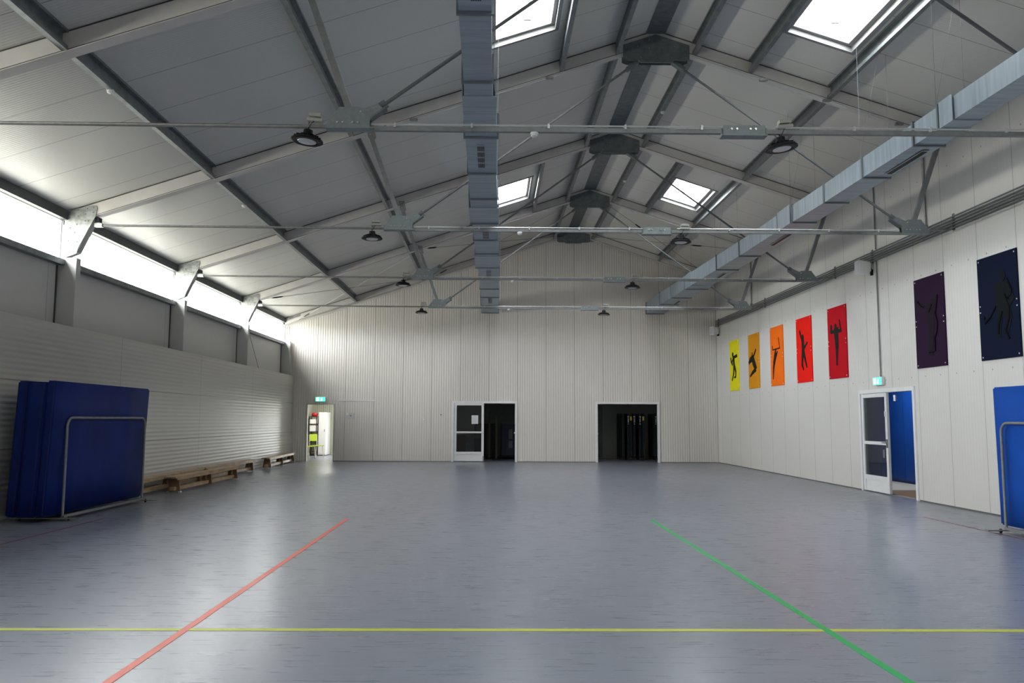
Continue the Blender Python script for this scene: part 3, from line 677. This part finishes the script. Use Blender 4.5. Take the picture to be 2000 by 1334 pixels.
# ------------------------------------------------------------------ smoke detectors, junction boxes
def detector(x, y, z, lab, r=.045):
    t = thing('smoke_detector', lab, 'smoke detector', (x, y, z), 0, 'white smoke detectors')
    MB().lathe([(r*.9, .035), (r, .03), (r, .012)], (0, 0, -.035)).build('base', m_wplastic, t, smooth=True); MB().lathe([(r*.8, .012), (r*.85, -.005), (r*.4, -.018)], (0, 0, -.035)).build('sensor', m_wplastic, t, smooth=True)
pz = lambda x: zr(x)-.222
detector(-4.80, 9.9, pz(-4.80), 'white smoke detector under the purlin nearest the windows, in the nearer bay')
detector(-4.80, 15.4, pz(-4.80), 'white smoke detector under the purlin nearest the windows, in the second bay')
detector(3.49, 16.3, pz(3.49), 'white smoke detector under the purlin right of the ridge, in the second bay')
detector(3.49, 21.2, pz(3.49), 'white smoke detector under the purlin right of the ridge, in the third bay')
detector(.45, FR[0], 4.663, 'white smoke detector under the nearest tie beam')
detector(.45, FR[1], 4.663, 'white smoke detector under the second tie beam')
detector(.45, FR[2], 4.663, 'white smoke detector under the third tie beam')
detector(.45, FR[3], 4.663, 'white smoke detector under the fourth tie beam')
# conduit rails with little boxes along the rafters of two trusses
for fi, lab in ((1, 'nearer'), (3, 'farther')):
    for sg in (-1, 1):
        xa, xb = AX+sg*.62, AX+sg*4.4
        t = thing('cable_conduit', 'thin conduit with small boxes below the %s rafter, %s of the ridge' % (lab, 'left' if sg < 0 else 'right'), 'conduit', (xa, FR[fi], rb(xa)-.05))
        f = lambda x: (x-xa, -.10, rb(x)-rb(xa)+.01)
        MB().tube([f(xa), f(xb)], .011, 6).build('pipe', m_condw, t)
        for u in ((.33, .62, .95) if fi == 1 else (.18,)):
            x = xa+(xb-xa)*u; c = f(x)
            MB().box(c[0]-.07, c[0]+.07, -.13, -.08, c[2]-.025, c[2]+.02).build('junction_box', m_rod if fi == 1 else m_wplastic, t)

# ------------------------------------------------------------------ ventilation ducts
def duct(name, secs, zb, collars, grilles, lab, hang, gside):
    t = thing(name, lab, 'duct', ((secs[0][2]+secs[0][3])/2, secs[0][0], zb)); ox, oy, oz = t.location
    for k, (y0, y1, xl, xr) in enumerate(secs):
        nl_, nr_ = (secs[k+1][2], secs[k+1][3]) if k+1 < len(secs) else (xl, xr)
        h0 = .28+.11*(y0-6)/22; h1 = .28+.11*(y1-6)/22
        MB().add([(xl-ox, y0-oy, 0), (xr-ox, y0-oy, 0), (nr_-ox, y1-.02-oy, 0), (nl_-ox, y1-.02-oy, 0), (xl-ox, y0-oy, h0), (xr-ox, y0-oy, h0), (nr_-ox, y1-.02-oy, h1), (nl_-ox, y1-.02-oy, h1)],
                 [(0, 3, 2, 1), (4, 5, 6, 7), (0, 1, 5, 4), (1, 2, 6, 5), (2, 3, 7, 6), (3, 0, 4, 7)]).build('duct_section', m_duct, t)
        g = .022; y = y1-oy
        fl = MB()
        for (a, b_, c, d_) in ((nl_-g, nr_+g, -g, 0), (nl_-g, nr_+g, h1, h1+g), (nl_-g, nl_, 0, h1), (nr_, nr_+g, 0, h1)): fl.box(a-ox, b_-ox, y-.03, y+.01, c, d_)
        fl.build('duct_flange', m_flange, t)
        if k in hang:
            ht = zr(nl_)-zb
            MB().tube([(nl_-g-ox, y, h1), (nl_-g-ox, y, ht)], .0025, 5).tube([(nl_-g-ox, y, h1), (nl_-g-ox+.25, y-.25, zr(nl_+.25)-zb)], .0016, 5).tube([(nr_+g-ox, y, h1), (nr_+g-ox, y, zr(nr_+g)-zb)], .0025, 5).build('hanger_wire', m_cond, t)
    for (y0, y1, xl, xr) in collars:
        h0 = .28+.11*(y0-6)/22
        MB().box(xl-.035-ox, xr+.035-ox, y0-oy, y1-oy, -.012, -.001).box(xl-.035-ox, xl-.024-ox, y0-oy, y1-oy, -.001, h0+.03).box(xr+.024-ox, xr+.035-ox, y0-oy, y1-oy, -.001, h0+.03).build('duct_sleeve', m_duct, t)
        MB().box(xl-.05-ox, xr+.05-ox, y1-.02-oy, y1+.02-oy, -.03, -.0125).build('duct_sleeve_rim', m_flange, t)
    for (y0, y1, x0, x1) in grilles:
        g_ = MB().box(x0-ox, x1-ox, y0-oy, y1-oy, -.014, -.0125 if gside else -.0005).build('grille', m_duct if not gside else m_condw, t)
        s_ = MB(); n = max(4, int((y1-y0)/.05))
        if gside: s_.box(x0+.015-ox, x1-.015-ox, y0+.03-oy, y1-.03-oy, -.016, -.0141)
        else:
            for q in range(4):
                ya = y0+(y1-y0)*(q+.12)/4; yb = y0+(y1-y0)*(q+.88)/4
                for u in range(6):
                    xa = x0+(x1-x0)*(u+.2)/6; s_.box(xa-ox, xa+(x1-x0)*.11-ox, ya-oy, yb-oy, -.016, -.0141)
        s_.build('grille_slots', m_black, g_)
    return t
LS = [(4.6, 7.22, -.345, -.02), (7.22, 8.76, -.335, -.03), (8.76, 10.55, -.345, -.03), (10.55, 12.15, -.385, .035), (12.15, 13.6, -.39, .035), (13.6, 15.35, -.41, .055), (15.35, 16.8, -.41, .075),
      (16.8, 18.2, -.41, .09), (18.2, 19.9, -.405, .115), (19.9, 21.6, -.385, .14), (21.6, 23.2, -.38, .155), (23.2, 24.8, -.375, .165), (24.8, 26.6, -.38, .175), (26.6, 28.44, -.39, .18)]
duct('ventilation_duct', LS, 5.20, [(9.15, 10.5, -.345, -.01), (14.15, 15.3, -.41, .06), (18.45, 19.85, -.405, .12)],
     [(6.0, 7.0, -.22, -.12), (10.85, 11.85, -.235, -.135), (15.65, 16.6, -.22, -.10), (20.3, 21.3, -.18, -.06), (24.95, 26.0, -.16, -.04)],
     'long grey galvanised air duct hanging left of the ridge', (1, 3, 5, 8, 11), False)
RS = [(5.2, 8.27, 5.745, 6.03), (8.27, 10.1, 5.735, 6.035), (10.1, 10.72, 5.72, 6.05), (10.72, 12.2, 5.715, 6.12), (12.2, 13.65, 5.69, 6.10), (13.65, 15.06, 5.685, 6.085), (15.06, 15.8, 5.65, 6.085), (15.8, 18.25, 5.64, 6.085),
      (18.25, 19.95, 5.61, 6.08), (19.95, 22.99, 5.555, 6.08), (22.99, 24.66, 5.475, 6.06), (24.66, 26.1, 5.455, 6.06), (26.1, 28.44, 5.40, 6.0)]
duct('ventilation_duct', RS, 5.20, [(9.75, 10.05, 5.735, 6.035), (15.1, 15.75, 5.65, 6.085), (22.3, 22.9, 5.52, 6.07)],
     [(10.9, 12.0, 5.93, 6.04), (15.95, 17.1, 5.9, 6.01), (20.4, 21.5, 5.84, 5.95), (25.2, 26.0, 5.80, 5.9)],
     'long grey galvanised air duct hanging beside the wall with posters', (0, 1, 3, 5, 8, 10), True)

# ------------------------------------------------------------------ conduits and boxes on the right wall
for k, nmk in enumerate(('lowest', 'second lowest', 'middle', 'second highest', 'highest')):
    z = 4.755+.048*k
    tag(MB().tube([(XR-.045, 4.5, z), (XR-.045, YB-.02, z)], .0125, 8).build('wall_conduit', m_cond, smooth=True), 'dark conduit along the poster wall, %s of the five in the run' % nmk, 'conduit', 'conduit run on the poster wall')
def clipbar(y, lab):
    t = thing('conduit_bracket', lab, 'bracket', (XR, y, 4.72)); MB().box(-.02, -.001, -.02, .02, 0, .29).build('wall_plate', m_rod, t); MB().box(-.031, -.02, -.012, .012, .01, .28).build('clip_bar', m_cond, t)
clipbar(28.2, 'small dark bracket holding the conduits in the corner'); clipbar(23.3, 'small dark bracket holding the conduits by the fourth truss'); clipbar(18.45, 'small dark bracket holding the conduits by the third truss')
clipbar(16.6, 'small dark bracket holding the conduits above the exit sign'); clipbar(13.6, 'small dark bracket holding the conduits by the second truss')
for vy, w_ in ((14.47, 'second'), (24.5, 'fourth')):
    t = thing('vertical_conduit', 'upright dark pipe on the wall behind the %s truss' % w_, 'conduit', (XR-.03, vy, 4.99), 0, 'upright pipes on the poster wall')
    MB().tube([(0, 0, .0), (0, 0, zr(XR)-4.99-.30)], .022, 8).build('pipe', m_rod, t, smooth=True); MB().box(-.03, .028, -.03, .03, -.04, .03).build('elbow', m_cond, t)
t = thing('vertical_conduit', 'thin dark pipe dropping down the wall to the exit sign above the side door', 'conduit', (XR-.025, 16.42, 2.36))
MB().tube([(0, 0, 0), (0, 0, 2.38)], .014, 8).build('lower_pipe', m_cond, t, smooth=True); MB().tube([(0, 0, 2.62), (0, 0, zr(XR)-2.36-.06)], .014, 8).build('upper_pipe', m_cond, t, smooth=True)
def speaker(x, y, z, rz, lab):
    t = thing('wall_speaker', lab, 'speaker', (x, y, z), rz)
    MB().prism([(-.13, -.15), (.13, -.11), (.13, .11), (-.13, .15)], 'XZ', -.11, .11).build('cabinet', m_wplastic, t, bevel=.02, smooth=True)
    MB().box(-.136, -.131, -.085, .085, -.11, .11).build('grille', simple('speaker_grille', (.55, .57, .6), .7) if 'speaker_grille' not in bpy.data.materials else bpy.data.materials['speaker_grille'], t)
    MB().tube([(.12, 0, 0), (.17, 0, 0), (.19, .0, -.1)], .012, 6).box(.165, .199, -.03, .03, -.16, -.04).build('bracket', m_black, t)
speaker(XR-.20, 16.65, 4.64, 0, 'white wall speaker on a black bracket above the side door')
speaker(XR-.20, 28.1, 4.56, .5, 'white wall speaker in the far corner below the conduits')

# exit signs
def running_man(b, c, ax, s, depth):
    def P(u, v):
        return (c[0]+u*s, c[1]-depth, c[2]+v*s) if ax == 'X' else (c[0]-depth, c[1]-u*s, c[2]+v*s)
    def st(p, q, w): b.beam(P(*p), P(*q), w*s, .002, up=((0, 1, 0) if ax == 'X' else (1, 0, 0))) if False else b.tube([P(*p), P(*q)], w*s*.5, 6)
    st((-.1, .12), (-.25, -.1), .13); st((-.25, -.1), (-.38, -.36), .08); st((-.2, -.1), (0, -.2), .08); st((0, -.2), (-.03, -.4), .08)
    st((-.08, .14), (.1, .0), .06); st((-.12, .14), (-.38, .08), .06); st((-.06, .28), (-.04, .3), .16)
def exit_sign(loc, ax, lab, kind):
    t = thing('exit_sign', lab, 'exit sign', loc)
    if ax == 'X':
        MB().box(-.18, .18, -.07, -.001, -.085, .085).build('housing', m_wplastic, t, bevel=.01)
        MB().box(-.165, .165, -.076, -.0705, -.072, .072).build('face', m_exitg, t)
        b = MB(); running_man(b, (.06, -.078, .0), 'X', .14, .0); b.box(-.13, -.05, -.079, -.077, -.055, .055); b.build('pictogram', m_exitw, t)
    else:
        MB().box(-.07, -.001, -.19, .19, -.085, .085).build('housing', m_wplastic, t, bevel=.01)
        MB().box(-.076, -.0705, -.175, .175, -.072, .072).build('face', m_exitg, t)
        b = MB(); running_man(b, (-.078, -.06, .0), 'Y', .14, .0); b.box(-.079, -.077, .05, .14, -.055, .055); b.build('pictogram', m_exitw, t)
exit_sign((-5.98, YB, 2.135), 'X', 'lit green exit sign above the storeroom doorway', 0)
exit_sign((XR, 16.48, 2.27), 'Y', 'lit green exit sign above the open side door', 1)
# small fittings on the back wall
tag(MB().box(-5.40, -4.12, YB-.015, YB-.001, 2.085, 2.12).build('cable_strip', m_white), 'thin white cable strip beside the storeroom exit sign', 'cable strip')
t = thing('switch_panel', 'small white switch panel on the end wall beside the storeroom doorway', 'switch', (-4.95, YB, 1.57))
MB().box(-.14, .14, -.012, -.001, -.11, .10).build('plate', simple('pale_plate', (.55, .56, .55), .5), t); MB().box(-.14, -.04, -.03, -.0125, .02, .11).build('switch_box', m_white, t, bevel=.005); MB().box(.0, .04, -.02, -.0125, -.02, .02).build('key', m_cond, t)
tag(MB().lathe([(.03, 0), (.028, -.012), (.01, -.015)], (-2.38, YB-.001, 1.46), 'Y', 16).build('wall_button', m_white), 'tiny white button on the end wall between the doorways', 'button')
tag(MB().lathe([(.025, 0), (.02, -.01)], (-1.80, YB-.001, 1.62), 'Y', 12).build('wall_hook', m_cond), 'tiny dark hook on the end wall left of the glazed door', 'hook')

# ------------------------------------------------------------------ posters with sport silhouettes
m_sil = simple('black_silhouette', (.006, .007, .006), .7, spec=.2)
def poster(yl, col, lab, strokes, polys=(), heads=(), outline=None, fillc=None, top=4.075, bot=2.43, w=1.0):
    """yl: edge farther from the camera. u runs towards the camera, v runs down."""
    t = thing('sport_panel', lab, 'wall panel', (XR, yl, bot), 0, None)
    H = top-bot
    MB().box(-.022, -.001, -w, 0, 0, H).build('board', simple('panel_%s' % lab.split()[0], col, .7, noise=.05, nscale=3, spec=.1), t)
    def P(u, v): return (-u*w, H*(1-v))
    def sil(strokes, polys, heads, name, mat, x0, x1, k=1.0):
        b = MB(); e_ = 0.0
        for (pts, ws) in strokes:
            for i in range(len(pts)-1):
                p, q = Vector(P(*pts[i])), Vector(P(*pts[i+1])); w0 = (ws[0]+(ws[1]-ws[0])*i/(len(pts)-1))*k; w1 = (ws[0]+(ws[1]-ws[0])*(i+1)/(len(pts)-1))*k
                d = (q-p).normalized(); n = Vector((-d.y, d.x))
                b.prism([tuple(p+n*w0/2-d*w0*.3), tuple(q+n*w1/2+d*w1*.3), tuple(q-n*w1/2+d*w1*.3), tuple(p-n*w0/2-d*w0*.3)], 'YZ', x0-e_, x1); e_ += .0004
        for poly in polys: b.prism([P(*q) for q in poly], 'YZ', x0-e_, x1); e_ += .0004
        for (u, v, r1, r2) in heads:
            c = P(u, v); b.prism([(c[0]+r1*math.cos(a*PI/8), c[1]+r2*math.sin(a*PI/8)) for a in range(16)], 'YZ', x0-e_, x1); e_ += .0004
        b.build(name, mat, t)
    if fillc: sil(strokes, polys, heads, 'silhouette', fillc, -.026, -.0225)
    else: sil(strokes, polys, heads, 'silhouette', m_sil, -.027, -.0225)
    for q in (outline or ()): sil([q], (), (), 'silhouette_edge', m_edge, -.033, -.0265)
    for (u, v) in ((.05, .03), (.95, .03), (.05, .97), (.95, .97), (.04, .47), (.96, .47), (.04, .53), (.96, .53)):
        c = P(u, v); MB().tube([(-.022, c[0], c[1]), (-.028, c[0], c[1])], .011, 8).build('screw', m_white, t)
    return t
poster(26.93, (.80, .72, .012), 'yellow wall panel with a black tennis player silhouette', [([(.40, .33), (.47, .36)], (.12, .14)), ([(.46, .35), (.5, .52)], (.19, .15)), ([(.48, .34), (.83, .32)], (.10, .10)), ([(.42, .36), (.28, .42), (.33, .48)], (.07, .06)), ([(.16, .35), (.2, .42), (.33, .49)], (.10, .05)),
        ([(.49, .5), (.45, .65), (.27, .79)], (.14, .06)), ([(.53, .5), (.68, .63), (.66, .73), (.5, .74)], (.13, .05))], heads=((.38, .28, .075, .075),))
poster(24.93, (.66, .27, .010), 'amber wall panel with a black jumping dancer silhouette', [([(.5, .41), (.73, .30)], (.09, .06)), ([(.36, .40), (.38, .34)], (.08, .05)), ([(.66, .66), (.38, .71), (.15, .77)], (.15, .06)), ([(.2, .46), (.06, .52)], (.16, .1))],
       polys=([(.05, .50), (.37, .37), (.5, .41), (.73, .58), (.79, .64), (.6, .67), (.42, .58), (.36, .51), (.08, .53)],))
poster(22.93, (.86, .155, .008), 'orange wall panel with a black pole vaulter silhouette', [([(.66, .20), (.76, .38), (.2, .385), (.17, .32)], (.035, .035)), ([(.44, .39), (.38, .48)], (.07, .08)), ([(.57, .43), (.46, .5)], (.05, .08)), ([(.42, .47), (.30, .6), (.24, .7), (.19, .88)], (.19, .04))])
poster(20.95, (.78, .012, .006), 'bright red wall panel with a black ball player silhouette', [([(.25, .20), (.39, .34)], (.07, .08)), ([(.44, .34), (.46, .52)], (.17, .16)), ([(.54, .47), (.74, .40)], (.08, .06)), ([(.43, .52), (.37, .73), (.45, .80)], (.14, .05)), ([(.49, .54), (.67, .77)], (.13, .06))], heads=((.45, .30, .06, .07),))
poster(18.95, (.46, .004, .012), 'dark red wall panel with a black gymnast on rings silhouette', [([(.21, .25), (.19, .34)], (.07, .09)), ([(.19, .34), (.73, .35)], (.08, .08)), ([(.65, .20), (.72, .34)], (.04, .06)), ([(.47, .34), (.49, .56), (.46, .81)], (.24, .06))], heads=((.44, .28, .055, .075),))
m_edge = simple('black_edge_line', (.001, .001, .0015), .8, spec=.1)
m_purf = simple('dim_purple_figure', (.013, .007, .014), .7, spec=.1); m_navf = simple('dim_navy_figure', (.0035, .006, .008), .7, spec=.1)
poster(14.99, (.020, .006, .026), 'purple wall panel with a barely visible handball figure', [([(.55, .34), (.55, .55), (.5, .85)], (.26, .14)), ([(.12, .26), (.35, .33), (.55, .36), (.75, .28)], (.05, .09))], heads=((.62, .30, .06, .075),), fillc=m_purf,
       outline=[([(.80, .23), (.76, .33), (.71, .42), (.77, .53), (.74, .62), (.66, .69), (.66, .83)], (.022, .03)), ([(.12, .25), (.24, .31), (.34, .33)], (.03, .015)), ([(.5, .39), (.6, .32)], (.02, .02)), ([(.45, .84), (.62, .84)], (.02, .02))])
poster(12.99, (.0015, .005, .022), 'dark navy wall panel with a barely visible hockey player figure', [([(.6, .34), (.62, .56)], (.34, .28)), ([(.55, .55), (.5, .68), (.49, .78)], (.16, .1)), ([(.7, .5), (.76, .63), (.68, .76)], (.17, .1)), ([(.75, .35), (.86, .45), (.78, .5)], (.12, .08))], heads=((.65, .22, .07, .09),), fillc=m_navf,
       outline=[([(.45, .50), (.30, .59), (.16, .64)], (.02, .035)), ([(.60, .56), (.51, .67), (.49, .76)], (.03, .03)), ([(.68, .40), (.78, .53), (.77, .63), (.67, .74), (.74, .82)], (.02, .03)), ([(.76, .26), (.86, .37), (.84, .42), (.72, .45)], (.015, .015)), ([(.13, .58), (.15, .59)], (.04, .04))])

# ------------------------------------------------------------------ gymnastics benches
def make_bench():
    t = thing('gym_bench', 'x', 'bench', (0, 0, 0), 0, 'wooden gym benches along the wall')
    MB().box(-.12, .12, 0, 4.0, .285, .32).build('seat', m_wood, t, bevel=.006)
    MB().box(-.05, .05, .12, 3.88, .045, .115).build('lower_beam', m_wood, t, bevel=.006)
    MB().box(.105, .119, .08, 3.92, .25, .2845).build('seat_rail', m_wood, t)
    for y in (.22, 2.0, 3.72):
        w1 = .125 if y != 2.0 else .115
        l = MB().prism([(-.085, .2845), (.085, .2845), (w1, .03), (-w1, .03)], 'XZ', y, y+.04)
        l.prism([(y-.0, .284), (y+.0399, .284), (y+.20, .18), (y+.04, .06)], 'YZ', -.015, .015) if y < 2 else l.prism([(y+.0399, .284), (y, .284), (y-.16, .18), (y, .06)], 'YZ', -.015, .015)
        l = l.build('leg', m_wood2, t)
        if y != 2.0: MB().box(-w1-.012, -w1+.035, y-.01, y+.05, 0, .0299).box(w1-.035, w1+.012, y-.01, y+.05, 0, .0299).build('foot', m_rubber, l)
    MB().box(-.05, .05, -.03, -.0005, .29, .315).build('end_hook', m_galv, t)
    return t
B0 = make_bench()
def put(o, p, q): o.location = (p[0], p[1], 0); o.rotation_euler = (0, 0, math.atan2(-(q[0]-p[0]), q[1]-p[1]))
B0['label'] = 'long wooden gym bench standing out in front of the two beside the wall'; put(B0, (-6.26, 16.08), (-6.22, 20.08))
for p, q, lab in (((-6.60, 15.05), (-6.75, 19.05), 'long wooden gym bench partly behind the blue mat trolley'), ((-6.74, 19.15), (-6.73, 23.15), 'long wooden gym bench against the wall, end to end with the one behind the mats'),
                  ((-6.60, 24.0), (-6.80, 28.0), 'long wooden gym bench at the end, next to the storeroom doorway')):
    put(dup(B0, (0, 0, 0), lab), p, q)

# ------------------------------------------------------------------ blue mats on trolleys
def mats(y0, y1, faces, lean, sgn, ztop, lab0, cover, names):
    """faces: X boundaries of the upright mats from the wall outwards"""
    for k in range(len(faces)-1):
        a, c = sorted((faces[k], faces[k+1])); a += .004; c -= .004
        z0, z1 = .085, ztop-(.0, .012, -.006)[k % 3]
        b = MB(); n = 10; ny = 14
        vs = []; 
        # subdivided box for a soft, slightly quilted face
        t = thing('soft_mat', names[k], 'mat', (a, y0, z0), 0, lab0)
        m_ = bpy.data.meshes.new('cover'); bm = bmesh.new(); bmesh.ops.create_cube(bm, size=1)
        for v in bm.verts: v.co = Vector(((v.co.x+.5)*(c-a), (v.co.y+.5)*(y1-y0), (v.co.z+.5)*(z1-z0)))
        bmesh.ops.bevel(bm, geom=bm.edges[:], offset=.02, segments=3, affect='EDGES', clamp_overlap=True)
        for v in bm.verts: v.co.x += lean*(v.co.z/(z1-z0))
        bmesh.ops.subdivide_edges(bm, edges=bm.edges[:], cuts=3, use_grid_fill=True)
        for v in bm.verts:
            if .12 < v.co.y < (y1-y0)-.12 and .08 < v.co.z < (z1-z0)-.08 and k == len(faces)-2:
                v.co.x += sgn*.006*math.sin(v.co.y*5.1+v.co.z*3.7)
        for f in bm.faces: f.smooth = True
        bm.to_mesh(m_); bm.free(); m_.materials.append(cover)
        o = bpy.data.objects.new('cover', m_); COL.objects.link(o); o.parent = t
        hh = z1-z0; u = (c-a)*(.82 if sgn > 0 else .12)
        MB().add([(u-.004+lean*.05, -.004, .04), (u+.004+lean*.05, -.004, .04), (u+.004+lean*.97, -.004, hh-.04), (u-.004+lean*.97, -.004, hh-.04), (u-.004+lean*.05, .004, .04), (u+.004+lean*.05, .004, .04), (u+.004+lean*.97, .004, hh-.04), (u-.004+lean*.97, .004, hh-.04)],
                 [(0, 3, 2, 1), (4, 5, 6, 7), (0, 1, 5, 4), (1, 2, 6, 5), (2, 3, 7, 6), (3, 0, 4, 7)]).build('seam_or_edge_shade', m_seam, t)
def trolley(y0, y1, xw, xf, sg, lab, hz, over=.15):
    """xw: wall side hoop, xf: hall side hoop"""
    t = thing('mat_trolley', lab, 'trolley', (xf, y0, 0)); 
    def hoop(x):
        r = .13; P_ = [(x, y0, .07), (x, y0, hz-r)]
        for q in range(1, 6): a = q*PI/12; P_.append((x, y0+r-r*math.cos(a), hz-r+r*math.sin(a)))
        P_.append((x, y0+r, hz)); P_.append((x, y1-r, hz))
        for q in range(1, 6): a = q*PI/12; P_.append((x, y1-r+r*math.sin(a), hz-r+r*math.cos(a)))
        P_ += [(x, y1, hz-r), (x, y1, .07)]
        return [(p[0]-xf, p[1]-y0, p[2]) for p in P_]
    MB().tube(hoop(xf), .019, 10).build('hoop', m_galv, t, smooth=True); MB().tube(hoop(xw), .019, 10).build('hoop', m_galv, t, smooth=True)
    MB().box(-.025, .025, 0, y1-y0, .045, .08).box(xw-xf-.025, xw-xf+.025, 0, y1-y0, .045, .08).build('side_rail', m_galv, t)
    a, c = sorted((xw-xf-sg*.03, sg*.26))
    for yy in (0, y1-y0): MB().box(a, c, yy-.035, yy+.035, .03, .0449).build('cross_rail', m_rod, t)
    for xx in (0, xw-xf):
        for yy in (.02, y1-y0-.02):
            w_ = MB().lathe([(.022, -.012), (.028, -.008), (.028, .008), (.022, .012)], (xx+sg*.05, yy+.06, .028), 'X', 16).build('wheel', m_black, t, smooth=True)
m_blueR = simple('bright_blue_mat_cover', (.001, .068, .40), .6, noise=.12, nscale=2.2, bump=.2, spec=.2)
mats(11.45, 14.58, (-6.70, -6.56, -6.30, -6.165), .075, 1, 1.965, 'blue mats on the left trolley', m_blueL,
     ['dark blue thick mat nearest the wall on the trolley', 'dark blue thick mat, the middle one on the trolley', 'dark blue thick mat with its broad face to the hall, behind the tube hoop'])
trolley(11.80, 14.42, -6.775, -6.085, 1, 'grey steel tube trolley holding the dark blue mats beside the benches', 1.455)
mats(7.95, 11.03, (7.40, 7.1, 6.82), -.02, -1, 1.935, 'blue mats on the right trolley', m_blueR,
     ['bright blue thick mat nearest the poster wall, under the navy panel', 'bright blue thick mat facing the hall at the edge beside the side door wall'])
trolley(8.15, 10.80, 7.46, 6.755, -1, 'grey steel tube trolley holding the bright blue mats below the navy panel', 1.44)
